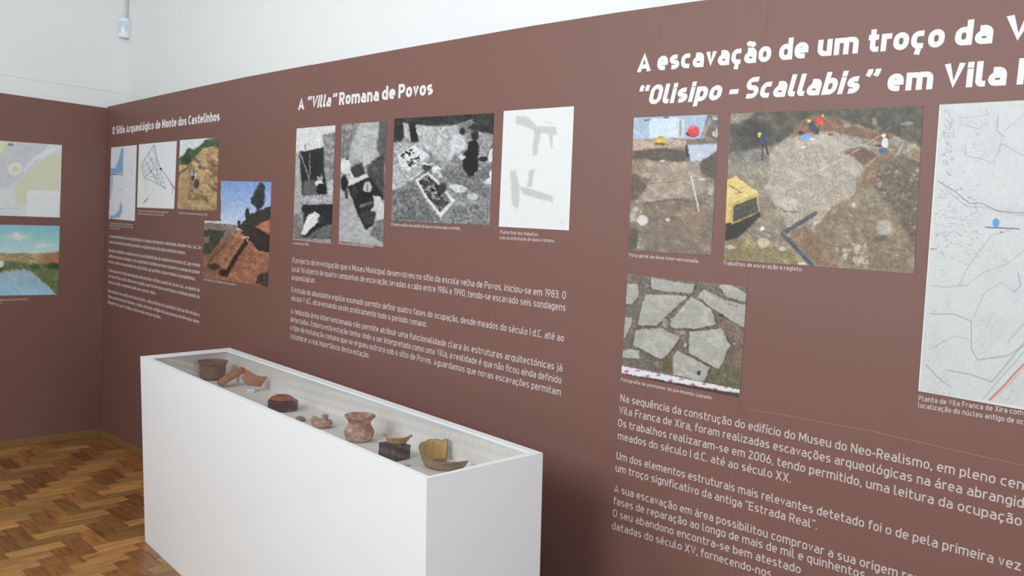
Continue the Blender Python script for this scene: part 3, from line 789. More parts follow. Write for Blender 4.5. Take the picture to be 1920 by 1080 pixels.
# --- pictures of section 3
def paint_dig(p):
    p.put(np.ones(p.X.shape), (148, 136, 118), 24, 30)
    p.poly([(95, 80), (1260, 40), (1240, 300), (1050, 230), (850, 170), (700, 130), (560, 130), (480, 190), (420, 260), (330, 300), (180, 330), (85, 340)], (88, 83, 70), 26, 30, 20, 30)
    p.poly([(95, 80), (260, 80), (200, 140), (95, 170)], (140, 136, 118), 14, 20, 14)
    p.poly([(490, 170), (560, 125), (720, 130), (900, 205), (1060, 240), (1090, 310), (960, 265), (700, 215), (560, 235), (470, 240)], (130, 98, 76), 14, 20, 16, 20)
    p.ell(230, 220, 90, 70, (66, 62, 54), 16, 20, .6); p.ell(160, 300, 50, 60, (80, 78, 70), 16, 20, .6)
    p.ell(210, 370, 110, 40, (128, 124, 118), 10, 16, .8)
    p.poly([(320, 340), (420, 260), (490, 235), (700, 210), (870, 260), (900, 300), (760, 330), (880, 380), (890, 430), (820, 540), (560, 750), (440, 800), (380, 650), (300, 560), (330, 430)], (174, 163, 149), 18, 14, 20, 20)
    p.poly([(95, 430), (200, 380), (330, 420), (310, 560), (260, 560), (130, 470)], (150, 142, 126), 16, 12, 20)
    p.poly([(760, 330), (880, 300), (965, 350), (910, 425), (800, 350)], (120, 94, 74), 10, 12, 14, 10)
    p.poly([(900, 400), (1000, 340), (1100, 330), (1000, 440), (960, 560), (860, 540)], (140, 112, 88), 12, 12, 20)
    p.line([(385, 560), (770, 370), (1010, 220)], 4, (210, 204, 194), .8); p.line([(1010, 220), (1050, 180)], 3, (190, 185, 175), .5)
    p.line([(860, 480), (900, 420), (960, 370)], 6, (200, 190, 172), .8)
    p.poly([(980, 400), (1235, 310), (1200, 980), (1060, 720), (960, 560)], (112, 100, 84), 26, 12, 24)
    p.poly([(640, 700), (820, 600), (1050, 640), (1190, 900), (1190, 1070), (750, 1000), (560, 900)], (140, 124, 102), 20, 22, 24)
    p.poly([(830, 590), (700, 660), (620, 760), (560, 760), (700, 600), (850, 500)], (178, 164, 146), 16, 7, 10, 8)
    p.poly([(1180, 330), (1225, 325), (1222, 400), (1150, 360)], (150, 128, 104), 10, 10)
    p.specks([(540, 760), (830, 500), (880, 510), (600, 790)], 45, 9, (200, 190, 174), 2, .8)
    p.specks([(960, 450), (1220, 400), (1190, 980), (1010, 720)], 60, 9, (170, 160, 142), 4, .7)
    p.specks([(700, 880), (900, 880), (920, 1000), (760, 990)], 40, 15, (188, 176, 154), 5, .8)
    p.ell(1010, 785, 48, 45, (176, 168, 154), 10, 12, .4); p.ell(990, 845, 40, 18, (100, 90, 76), 8, 10, .6)
    p.ell(440, 645, 52, 40, (188, 182, 168), 12, 14, .3); p.line([(390, 665), (420, 690), (500, 690)], 8, (110, 98, 84), .6)
    p.line([(600, 700), (405, 820), (590, 1015)], 26, (84, 86, 90)); p.line([(600, 700), (410, 815), (600, 1010)], 4, (130, 130, 132), .6)
    p.poly([(470, 800), (540, 775), (640, 850), (720, 960), (740, 1015), (620, 1010), (455, 850)], (142, 116, 94), 16, 12, 8)
    p.poly([(60, 850), (200, 840), (390, 890), (540, 1010), (50, 990)], (146, 132, 98), 26, 12, 16, 20)
    for k in range(4): p.line([(200 + 25 * k, 870 - 4 * k), (330 + 30 * k, 985)], 5, (176, 166, 128), .5)
    p.ell(290, 875, 36, 30, (200, 184, 156), 6, 8, .3); p.ell(285, 792, 14, 11, (230, 230, 226)); p.ell(95, 900, 30, 12, (190, 184, 172)); p.ell(405, 910, 22, 14, (200, 186, 160)); p.ell(830, 648, 12, 12, (205, 198, 184)); p.ell(520, 998, 26, 8, (214, 204, 184))
    p.poly([(66, 745), (270, 680), (276, 715), (200, 790), (130, 850), (60, 860)], (56, 52, 47), 8, 10, 12)
    p.poly([(68, 500), (130, 478), (262, 575), (100, 642), (62, 632)], (222, 196, 128), 5, 12, 4)
    p.poly([(62, 630), (100, 640), (100, 752), (58, 757)], (208, 180, 108), 4, 12, 4)
    p.poly([(100, 640), (262, 575), (270, 690), (100, 768)], (190, 168, 100), 4, 12, 4)
    p.poly([(112, 656), (250, 600), (262, 690), (112, 752)], (76, 76, 66), 8, 8, 4); p.line([(130, 672), (240, 625)], 6, (120, 112, 76), .7); p.line([(130, 715), (245, 668)], 4, (110, 108, 88), .7)
    p.line([(90, 532), (165, 580)], 5, (110, 84, 50), .9); p.line([(125, 580), (175, 570)], 4, (120, 92, 52), .8)
    p.ell(268, 232, 12, 15, (222, 200, 90)); p.ell(292, 258, 24, 34, (62, 72, 106)); p.line([(303, 285), (320, 348)], 9, (48, 50, 60)); p.line([(285, 285), (288, 382)], 8, (58, 58, 64))
    p.ell(580, 180, 20, 30, (58, 68, 104)); p.ell(563, 150, 13, 12, (224, 204, 90)); p.ell(608, 205, 20, 22, (74, 70, 66)); p.ell(628, 146, 27, 24, (204, 66, 52)); p.ell(646, 118, 10, 8, (230, 190, 90)); p.line([(640, 170), (655, 225)], 8, (150, 110, 80), .8)
    p.ell(548, 246, 30, 20, (122, 164, 208)); p.ell(516, 220, 15, 12, (40, 42, 48)); p.ell(585, 258, 22, 7, (210, 205, 200)); p.ell(527, 305, 16, 8, (214, 208, 200)); p.ell(690, 230, 16, 8, (90, 60, 44))
    p.ell(1007, 235, 14, 11, (236, 236, 234)); p.ell(1015, 280, 20, 34, (220, 220, 220)); p.ell(1003, 325, 26, 18, (86, 106, 136)); p.ell(975, 297, 20, 7, (50, 50, 56))
    p.ell(955, 152, 16, 22, (140, 126, 110)); p.ell(1148, 165, 38, 13, (136, 134, 132)); p.ell(790, 176, 22, 12, (156, 150, 140)); p.ell(1075, 270, 40, 28, (152, 146, 132), 8); p.line([(1090, 345), (1120, 290)], 10, (190, 196, 200), .8)
    p.grain(.16, 7, 5)
def paint_overview(p):
    p.put(np.ones(p.X.shape), (136, 121, 105), 14, 24)
    p.poly([(120, 60), (720, 40), (720, 215), (120, 222)], (172, 186, 204), 6, 20, 4)
    p.poly([(245, 85), (432, 72), (432, 205), (245, 212)], (206, 220, 234), 2, 20, 4)
    p.line([(140, 165), (210, 212)], 5, (220, 226, 232)); p.line([(185, 85), (185, 205)], 3, (140, 150, 168)); p.line([(212, 92), (245, 88)], 14, (110, 110, 120), .8); p.line([(345, 73), (372, 72)], 12, (80, 84, 98))
    p.poly([(434, 82), (478, 82), (475, 202), (434, 202)], (212, 214, 216), 2); p.line([(456, 95), (453, 190)], 16, (150, 140, 136), .7)
    p.poly([(640, 50), (720, 45), (715, 245), (585, 245)], (116, 110, 104), 22, 14, 8); p.line([(655, 85), (598, 215)], 24, (160, 146, 140)); p.line([(655, 150), (618, 250)], 10, (160, 96, 50), .7); p.specks([(670, 60), (712, 60), (706, 210), (670, 200)], 12, 12, (186, 190, 176), 2)
    p.ell(535, 185, 42, 20, (60, 40, 44)); p.ell(540, 166, 38, 38, (226, 62, 68)); p.ell(536, 140, 22, 10, (236, 110, 110))
    p.poly([(125, 225), (500, 218), (495, 275), (125, 296)], (182, 160, 142), 12, 10, 8); p.line([(380, 215), (600, 240)], 10, (160, 110, 90), .5)
    p.ell(320, 226, 36, 22, (214, 184, 84), 10, 12); p.ell(320, 252, 44, 10, (120, 96, 50)); p.ell(320, 205, 24, 7, (196, 166, 70))
    p.poly([(120, 305), (330, 278), (480, 300), (500, 370), (300, 365), (120, 345)], (98, 88, 76), 14, 14, 10, 16)
    p.poly([(486, 262), (508, 260), (524, 368), (490, 330)], (62, 58, 56)); p.poly([(502, 255), (706, 246), (704, 300), (595, 365), (522, 370)], (186, 194, 206), 3, 20, 4); p.line([(505, 258), (706, 248)], 7, (140, 146, 158)); p.line([(572, 270), (578, 360)], 4, (214, 218, 224), .8)
    p.poly([(120, 362), (240, 362), (320, 380), (200, 480), (120, 440)], (154, 136, 118), 18, 12, 14)
    p.poly([(220, 375), (585, 372), (600, 480), (640, 560), (540, 610), (290, 640), (140, 655), (190, 560), (260, 480)], (166, 150, 134), 14, 9, 14, 12)
    p.poly([(580, 380), (700, 300), (690, 505), (620, 460), (590, 430)], (98, 88, 78), 14, 14, 12, 10)
    p.poly([(118, 450), (180, 470), (230, 540), (170, 620), (110, 640)], (108, 94, 82), 14, 14, 14, 12)
    p.line([(260, 520), (420, 505), (560, 480)], 8, (120, 106, 92), .6); p.line([(150, 665), (300, 640), (430, 625), (620, 650)], 14, (104, 92, 80), .7, 8)
    p.line([(527, 472), (588, 742)], 9, (218, 218, 216)); p.poly([(480, 720), (600, 700), (640, 760), (560, 830), (470, 790)], (150, 128, 108), 10, 12, 14)
    p.specks([(112, 660), (210, 650), (180, 780), (112, 780)], 14, 22, (172, 162, 150), 3, .8); p.specks([(590, 480), (690, 520), (680, 700), (620, 600)], 10, 18, (184, 176, 166), 6, .8)
    p.ell(200, 768, 38, 35, (212, 207, 202), 0, 8, .15); p.ell(372, 764, 16, 10, (206, 204, 200)); p.ell(600, 489, 22, 9, (206, 200, 192)); p.ell(332, 366, 16, 8, (200, 192, 184)); p.ell(235, 465, 20, 18, (180, 166, 148))
    p.poly([(100, 820), (165, 830), (165, 960), (95, 970)], (102, 95, 84), 8); p.specks([(160, 860), (220, 860), (220, 960), (160, 960)], 14, 12, (150, 156, 134), 3, .8)
    p.grain(.13, 8, 5)
def paint_paving(p):
    p.put(np.ones(p.X.shape), (122, 112, 100), 26, 10)
    st = (176, 173, 162)
    p.poly([(720, 380), (790, 430), (915, 500), (900, 800), (780, 760), (830, 600), (780, 490)], (124, 106, 92), 26, 12, 14)
    p.poly([(680, 800), (790, 755), (900, 770), (890, 910), (660, 860)], (106, 104, 78), 22, 12, 20)
    for q in ([(255, 255), (540, 270), (470, 340), (370, 430), (330, 470), (205, 470), (225, 350)], [(565, 272), (700, 360), (735, 460), (570, 495), (425, 480), (425, 430), (500, 350)],
              [(190, 495), (360, 485), (490, 550), (440, 620), (370, 700), (340, 690), (170, 600)], [(550, 510), (770, 488), (825, 600), (770, 730), (740, 765), (545, 655)], [(470, 635), (690, 755), (650, 850), (440, 800), (440, 680)],
              [(290, 145), (590, 190), (570, 255), (380, 240), (290, 220)], [(110, 190), (210, 190), (205, 280), (160, 325), (100, 330)], [(100, 410), (165, 410), (160, 470), (115, 560), (90, 560)],
              [(605, 270), (650, 220), (780, 290), (940, 330), (925, 490), (820, 430), (700, 350)], [(750, 200), (800, 185), (940, 250), (930, 310), (790, 270)], [(100, 630), (215, 640), (210, 690), (90, 690)]):
        cx, cy = np.mean(q, 0); big = [(cx + (x - cx) * 1.06 + 2, cy + (y - cy) * 1.06 + 3) for x, y in q]
        p.poly(big, (86, 76, 66), 8, 8, 8, 10); p.poly(q, st, 10, 26, 6, 10)
    p.ell(385, 450, 19, 26, (156, 154, 140)); p.ell(265, 200, 16, 14, (150, 146, 134)); p.ell(510, 515, 20, 16, (160, 152, 140)); p.ell(522, 600, 8, 14, (190, 186, 178)); p.ell(855, 592, 6, 6, (220, 216, 206)); p.ell(332, 730, 18, 22, (140, 136, 112), 10)
    p.poly([(380, 680), (430, 700), (430, 790), (360, 780)], (110, 98, 72), 10); p.ell(765, 400, 14, 10, (60, 56, 50)); p.ell(615, 790, 14, 16, (60, 58, 56)); p.line([(790, 315), (880, 345)], 6, (120, 116, 106), .7)
    p.poly([(85, 790), (885, 928), (885, 975), (85, 815)], (74, 70, 62), 22, 8, 4); p.line([(85, 798), (640, 905)], 9, (40, 38, 36), .9)
    p.poly([(85, 738), (890, 903), (890, 928), (85, 788)], (228, 224, 230), 3, 10, 5)
    for x, y in ((200, 775), (345, 804), (497, 833), (650, 863), (797, 887)): p.ell(x, y, 17, 6, (206, 120, 140))
    for x, y in ((125, 777), (270, 810), (420, 842), (575, 868), (725, 896)): p.ell(x, y, 17, 7, (206, 110, 132))
    p.grain(.07, 9, 5)
def paint_big_map(p):
    p.put(np.ones(p.X.shape), (206, 207, 206), 4, 20)
    n = p.noise(40, 2, 4) * 9; m = np.clip(1 - np.abs(n - np.round(n)) / .09, 0, 1) * .22; p.put(m, (120, 122, 124))
    n = p.noise(13, 4, 3) * 5; k = np.clip((p.noise(70, 9, 2) + .02) * 6, 0, 1); p.put(np.clip(1 - np.abs(n - np.round(n)) / .2, 0, 1) * .22 * k, (110, 110, 116))
    for q, w, a in (([(185, 150), (188, 190), (240, 200), (275, 215), (300, 150), (371, 190)], 2, .5), ([(100, 270), (150, 300), (200, 340), (240, 340), (290, 365), (371, 370)], 3, .6), ([(130, 300), (190, 350), (240, 352), (371, 380)], 2, .5),
                    ([(80, 600), (120, 605), (190, 598)], 2, .5), ([(190, 600), (240, 560), (320, 530), (371, 490)], 2, .4), ([(75, 690), (150, 690), (205, 712), (205, 800), (225, 835), (320, 822), (371, 790)], 3, .5),
                    ([(80, 800), (110, 780), (150, 760), (200, 770)], 2, .4), ([(60, 850), (110, 900), (140, 920)], 3, .5), ([(130, 868), (200, 880), (270, 905)], 3, .5), ([(290, 60), (285, 110), (310, 130)], 3, .4), ([(165, 600), (195, 540), (270, 440), (330, 425)], 2, .5),
                    ([(210, 700), (250, 620), (300, 590), (340, 620)], 2, .4), ([(320, 780), (371, 720)], 3, .4), ([(270, 905), (340, 820), (371, 780)], 5, .35), ([(240, 960), (300, 890), (371, 810)], 3, .4), ([(310, 110), (371, 60)], 2, .4), ([(175, 70), (260, 60), (250, 40)], 2, .4), ([(180, 90), (230, 105), (260, 80)], 2, .4)):
        p.line(q, w, (110, 110, 112), a, 2)
    p.line([(352, 560), (362, 600), (340, 620)], 4, (150, 130, 160), .6, 2)
    R = random.Random(3)
    for _ in range(170):
        x, y = R.uniform(85, 230), R.choice([R.gauss(330, 40), R.gauss(420, 35), R.gauss(170, 40) if R.random() < .5 else R.gauss(480, 30)]); t = R.uniform(-.6, .6); l = R.uniform(3, 13)
        p.line([(x, y), (x + l * math.cos(t), y + l * math.sin(t))], 2, (112, 112, 118), .45, 2)
    for _ in range(60):
        x, y = R.uniform(115, 150), R.uniform(40, 250); p.line([(x, y), (x + 3, y + R.uniform(3, 12))], 2, (110, 110, 116), .5, 2)
    p.line([(262, 962), (310, 915), (340, 880), (380, 840)], 4.5, (206, 78, 66), .95, 2)
    p.line([(270, 962), (318, 918), (380, 850)], 2, (150, 120, 110), .6, 2)
    p.ell(283, 401, 11, 14, (92, 152, 208), 0, 8, .2); p.line([(250, 415), (356, 421)], 4, (70, 74, 84), .7, 2); p.ell(301, 431, 5, 2, (60, 60, 60))
    p.line([(75, 484), (95, 484)], 3, (90, 90, 90), .8, 2)
    p.line([(104, 24), (36, 936)], 9, (222, 228, 216), 1, 2); p.line([(104, 24), (376, 10)], 5, (222, 226, 218), 1, 2); p.line([(36, 936), (376, 990)], 6, (222, 226, 214), 1, 2)
picture('photograph', [(1188.9, 220.8), (1348, 214.4), (1333.9, 478.6), (1178.6, 469.4)], paint_overview, 'colour photograph of a muddy dig with a red machine and a white pole', 'photograph', (1150, 200), 3.6, gain=1.2, seed=1)
picture('photograph', [(1369.9, 213), (1731.4, 198.9), (1714, 513), (1357.3, 487)], paint_dig, 'largest colour photograph, workers on an excavation with a yellow generator at its left edge', 'photograph', (1340, 180), 3.176, gain=1.2, seed=2)
picture('photograph', [(1177.5, 513.9), (1400.6, 537.8), (1386.8, 745.3), (1165.6, 700.8)], paint_paving, 'colour photograph of grey paving stones with a red and white scale bar', 'photograph', (1140, 480), 3.6, gain=1.2, seed=3)
picture('printed_map', [(1762, 196.3), (2060, 181), (2040, 790), (1722, 733)], paint_big_map, 'large pale line map with a blue dot and red road, farthest right', 'map', (1700, 180), 1.6875, gain=1.22, seed=4, step=1.5)

# --- pictures of section 2 (black and white)
def paint_bw1(p):
    p.put(np.ones(p.X.shape), 150, 40, 20)
    p.poly([(80, 340), (340, 330), (330, 440), (262, 470), (125, 498), (80, 560)], 222, 12, 20, 10)
    p.poly([(255, 400), (335, 380), (320, 745), (275, 720), (262, 480)], 140, 60, 9, 8)
    p.poly([(90, 500), (130, 500), (140, 830), (80, 860)], 172, 20, 20, 5)
    p.poly([(125, 496), (262, 468), (264, 600), (285, 735), (140, 738)], 44, 12, 20, 5)
    p.line([(130, 500), (188, 670)], 5, 190, .9, 3); p.line([(180, 370), (184, 620)], 4, 190, .8, 3); p.line([(160, 455), (160, 480)], 6, 60)
    p.poly([(150, 660), (215, 650), (230, 735), (145, 738)], 100, 20, 10, 8)
    p.ell(240, 640, 16, 24, 170, 0); p.ell(235, 672, 22, 16, 236); p.ell(248, 705, 26, 34, 24); p.ell(238, 625, 9, 9, 40)
    p.poly([(135, 745), (325, 728), (318, 790), (140, 792)], 176, 60, 8, 6); p.poly([(290, 650), (325, 650), (318, 740), (280, 735)], 190, 50, 8, 6)
    p.poly([(140, 792), (320, 788), (306, 985), (130, 975)], 40, 14, 14, 6); p.poly([(85, 860), (150, 830), (145, 970), (80, 970)], 128, 30, 12, 10)
    p.poly([(240, 920), (310, 900), (306, 985), (160, 975)], 104, 50, 10, 10)
    p.poly([(150, 905), (175, 850), (215, 830), (242, 850), (235, 890), (190, 925), (155, 965), (135, 955)], 226, 8, 16, 5); p.ell(250, 880, 20, 22, 60)
    p.grain(.16, 8, 5)
def paint_bw2(p):
    p.put(np.ones(p.X.shape), 168, 26, 24)
    p.poly([(350, 330), (470, 325), (430, 430), (400, 540), (350, 560)], 140, 60, 12, 14)
    for a, b in (((380, 340), (372, 540)), ((430, 335), (395, 520)), ((370, 440), (430, 400))): p.line([a, b], 5, 90, .7)
    p.poly([(470, 330), (600, 320), (590, 470), (520, 560), (490, 560), (400, 500), (440, 400)], 184, 22, 20, 14)
    p.poly([(575, 320), (630, 320), (610, 560), (560, 480)], 96, 20, 14, 10); p.line([(490, 500), (492, 575)], 7, 210); p.line([(512, 500), (515, 560)], 6, 205)
    p.poly([(505, 570), (605, 500), (605, 760), (545, 720), (510, 640)], 74, 40, 12, 10)
    p.poly([(405, 585), (475, 555), (498, 620), (430, 650)], 62, 10, 10, 5)
    p.poly([(395, 690), (520, 628), (570, 700), (600, 760), (555, 820), (545, 905), (500, 935), (460, 860), (430, 780)], 38, 14, 14, 8)
    p.poly([(398, 655), (500, 620), (520, 632), (400, 690)], 214, 12, 12, 5)
    p.ell(385, 575, 30, 44, 222); p.line([(405, 600), (435, 655)], 14, 216); p.ell(378, 670, 20, 46, 36); p.ell(390, 735, 8, 24, 60); p.ell(395, 535, 10, 8, 60)
    p.ell(508, 695, 24, 32, 190); p.line([(508, 680), (506, 725)], 5, 90); p.ell(505, 735, 22, 14, 24); p.ell(435, 720, 18, 40, 54); p.line([(470, 800), (530, 780)], 14, 130, .8)
    p.poly([(540, 740), (580, 745), (602, 800), (598, 880), (560, 880), (560, 830), (525, 825), (545, 800)], 206, 12, 12, 6)
    p.poly([(340, 750), (395, 760), (440, 850), (490, 940), (600, 900), (600, 1020), (335, 1000)], 176, 26, 16, 8); p.poly([(545, 890), (600, 870), (600, 1010), (520, 960)], 120, 40, 12, 12)
    p.ell(510, 860, 40, 40, 60, 30, 10)
    p.grain(.14, 8, 5)
def paint_bw3(p):
    p.put(np.ones(p.X.shape), 142, 60, 14)
    p.poly([(640, 300), (1240, 260), (1225, 400), (1130, 385), (1050, 345), (870, 352), (690, 332), (640, 340)], 52, 30, 16, 10, 14)
    p.poly([(690, 335), (870, 350), (1050, 345), (1010, 470), (960, 560), (860, 500), (790, 450), (700, 400)], 182, 40, 14, 14); p.poly([(1000, 340), (1100, 310), (1110, 330), (1050, 370)], 130, 20)
    p.poly([(645, 330), (705, 330), (715, 410), (690, 450), (645, 470)], 48, 16, 12, 8); p.poly([(738, 325), (775, 325), (795, 440), (755, 445)], 32, 6, 10, 5)
    p.poly([(1130, 380), (1225, 400), (1215, 620), (1150, 560)], 150, 60, 10, 12); p.line([(1215, 450), (1175, 540)], 12, 60); p.poly([(1195, 480), (1220, 470), (1215, 550), (1180, 550)], 220, 6)
    p.poly([(645, 440), (780, 440), (860, 520), (760, 660), (640, 720)], 176, 50, 10, 14)
    p.poly([(680, 512), (770, 458), (858, 512), (735, 605), (690, 570)], 216, 8, 20, 5)
    p.specks([(690, 510), (770, 470), (775, 500), (720, 540)], 26, 9, 40, 3); p.specks([(730, 545), (800, 515), (810, 545), (740, 585)], 26, 9, 50, 5)
    p.line([(745, 655), (870, 560)], 10, 205); p.line([(770, 655), (880, 575)], 4, 90); p.ell(842, 582, 26, 20, 66); p.poly([(870, 580), (900, 570), (930, 590), (915, 615), (872, 610)], 226, 4); p.poly([(905, 615), (935, 615), (930, 640), (905, 635)], 210, 4); p.line([(820, 560), (865, 568)], 8, 214)
    p.poly([(775, 650), (850, 608), (900, 650), (1000, 770), (920, 868), (830, 750)], 214, 8, 20, 5)
    q = [(796, 658), (848, 624), (890, 662), (978, 772), (915, 835), (845, 745)]; p.poly(q, 70, 10); p.specks(q, 120, 10, 150, 7, .9); p.specks(q, 90, 9, 24, 9, .9)
    p.poly([(900, 600), (1060, 560), (1190, 700), (1195, 760), (1000, 680)], 120, 50, 14, 14); p.ell(1030, 705, 40, 20, 204, 10); p.ell(1000, 690, 34, 14, 210); p.ell(1100, 745, 34, 18, 190, 14); p.ell(1085, 790, 40, 22, 160, 20)
    p.poly([(640, 720), (760, 660), (850, 800), (930, 890), (640, 890)], 118, 60, 12, 14); p.poly([(990, 800), (1190, 780), (1190, 920), (960, 900)], 128, 60, 12, 14); p.ell(930, 700, 22, 30, 60, 20)
    p.ell(1015, 445, 46, 52, 206, 10); p.line([(1000, 480), (965, 530)], 30, 200); p.ell(1042, 378, 18, 20, 44); p.line([(1040, 440), (1075, 470)], 14, 190)
    p.poly([(1075, 440), (1120, 420), (1135, 470), (1130, 600), (1085, 640), (1045, 590), (1040, 520), (1070, 480)], 28, 6, 12, 6); p.ell(1112, 405, 22, 28, 40); p.ell(1040, 525, 20, 12, 210); p.ell(1160, 535, 26, 14, 34)
    p.poly([(1200, 600), (1215, 590), (1205, 680), (1165, 670)], 216, 8); p.poly([(1130, 600), (1195, 570), (1195, 640), (1150, 660)], 110, 40)
    p.grain(.22, 9, 5)
def paint_plan2(p):
    p.put(np.ones(p.X.shape), (228, 230, 228), 2, 40)
    g = (186, 187, 186)
    for q in ([(1345, 295), (1400, 293), (1436, 325), (1465, 352), (1570, 352), (1575, 398), (1482, 388), (1345, 335)], [(1448, 365), (1485, 375), (1462, 515), (1435, 512)], [(1528, 395), (1552, 395), (1550, 475), (1535, 470)],
              [(1310, 600), (1345, 600), (1362, 690), (1362, 790), (1350, 820), (1322, 790)], [(1360, 688), (1420, 700), (1556, 745), (1550, 782), (1380, 730)], [(1420, 598), (1448, 594), (1432, 690), (1405, 690)]):
        p.poly(q, g, 14, 7, 8, 14, .75)
    p.line([(1500, 325), (1560, 338)], 4, (200, 200, 200)); p.line([(1270, 585), (1640, 610)], 2, (205, 205, 205), .6); p.line([(1625, 265), (1650, 290)], 8, (210, 210, 210), .7); p.line([(1590, 885), (1612, 900)], 6, (190, 190, 190), .7)
picture('photograph', [(556.7, 241), (629.3, 235), (621, 455), (549.8, 443)], paint_bw1, 'narrow black and white photograph with a dark doorway and crouching worker', 'photograph', (520, 120), 3, gain=1.2, seed=5)
picture('photograph', [(641.3, 233.3), (725, 227.4), (718.6, 463), (635.5, 451.3)], paint_bw2, 'narrow black and white photograph of people around an open pit', 'photograph', (520, 120), 3, gain=1.2, seed=6)
picture('photograph', [(740, 222.5), (926.7, 212), (918.3, 422.6), (733.8, 413.6)], paint_bw3, 'wide black and white photograph of finds laid out on white sheets outdoors', 'photograph', (520, 120), 3, gain=1.2, seed=7)
picture('printed_drawing', [(945, 208.3), (1076.7, 199.3), (1067, 432), (935.7, 425)], paint_plan2, 'white sheet with faint grey wall plan, right of the black and white photographs', 'drawing', (520, 120), 3, gain=1.2, seed=8)

# --- pictures of section 1 and of the end panel
def paint_strip(p):
    p.put(np.ones(p.X.shape), (222, 225, 229), 2, 30)
    p.poly([(60, 560), (104, 570), (95, 700), (80, 780), (60, 790)], (168, 190, 220), 3)
    p.poly([(70, 350), (190, 345), (182, 560), (70, 566)], (214, 222, 230), 3); p.poly([(172, 350), (190, 347), (182, 560), (70, 566), (70, 520), (118, 520), (150, 440), (165, 380)], (128, 168, 205), 8, 20, 8); p.line([(76, 570), (180, 574)], 7, (90, 110, 150))
    p.poly([(160, 790), (182, 850), (160, 935), (75, 950), (68, 920), (118, 912), (150, 870)], (138, 176, 208), 8, 12, 8, 14)
    for x, y in ((240, 515), (248, 535), (262, 570), (258, 548), (165, 700), (160, 730), (180, 702), (150, 715)): p.ell(x, y, 7, 3, (170, 150, 170))
    p.line([(200, 690), (240, 640), (255, 560)], 2, (200, 204, 214))
def paint_plan(p):
    p.put(np.ones(p.X.shape), (226, 228, 230), 1, 30); d = (96, 98, 104)
    p.line([(447, 322), (335, 495), (368, 605), (465, 640), (545, 695)], 4, d, .85, 3); p.line([(447, 322), (470, 440), (495, 510), (560, 600), (618, 690)], 5, d, .9, 3)
    for a, b in (((400, 392), (430, 470)), ((365, 440), (395, 520)), ((350, 470), (372, 560)), ((425, 350), (455, 400)), ((345, 520), (440, 430)), ((365, 560), (470, 450)), ((380, 590), (480, 480)), ((395, 470), (420, 560)), ((430, 450), (450, 540)), ((465, 460), (470, 560)), ((410, 600), (500, 560)), ((440, 560), (480, 640)), ((480, 560), (510, 660)), ((505, 560), (545, 690)), ((370, 600), (400, 560)), ((420, 540), (460, 620)), ((400, 440), (470, 440))):
        p.line([a, b], 3.5, d, .7, 3)
    p.ell(503, 525, 10, 12, (70, 72, 78)); p.line([(590, 650), (618, 690)], 8, d); p.line([(610, 680), (595, 740)], 5, d, .7); p.specks([(370, 540), (500, 520), (540, 690), (380, 610)], 40, 7, (120, 122, 126), 2, .7)
    p.line([(370, 620), (385, 780)], 2, d, .35); p.line([(480, 645), (370, 800)], 2, d, .4); p.line([(362, 808), (392, 775)], 8, (110, 112, 116))
def paint_hill(p):
    p.put(np.ones(p.X.shape), (172, 144, 104), 50, 22)
    n = p.noise(34, 7, 3, 2.0, .5); p.put(np.clip(n * 5, 0, 1) * .6, (92, 76, 58)); p.put(np.clip(-n * 5 - .2, 0, 1) * .5, (208, 182, 138))
    p.poly([(645, 480), (740, 480), (740, 640), (730, 880), (640, 880)], (180, 152, 106), 16, 14, 24)
    p.poly([(650, 270), (915, 255), (850, 320), (740, 385), (650, 440)], (212, 222, 226), 3)
    p.poly([(655, 440), (700, 400), (745, 345), (780, 370), (870, 290), (1000, 255), (995, 340), (860, 350), (790, 430), (730, 495), (655, 490)], (78, 96, 68), 34, 12, 8, 20)
    p.ell(720, 450, 40, 36, (52, 76, 56), 16, 10, .4); p.line([(650, 575), (745, 500)], 12, (70, 58, 46), .8, 6)
    p.ell(765, 560, 12, 24, (150, 160, 190)); p.ell(795, 585, 10, 24, (206, 196, 196)); p.ell(775, 600, 16, 22, (60, 62, 70)); p.ell(805, 655, 24, 40, (66, 68, 76)); p.ell(822, 620, 8, 12, (150, 70, 60))
    p.grain(.14, 9, 5)
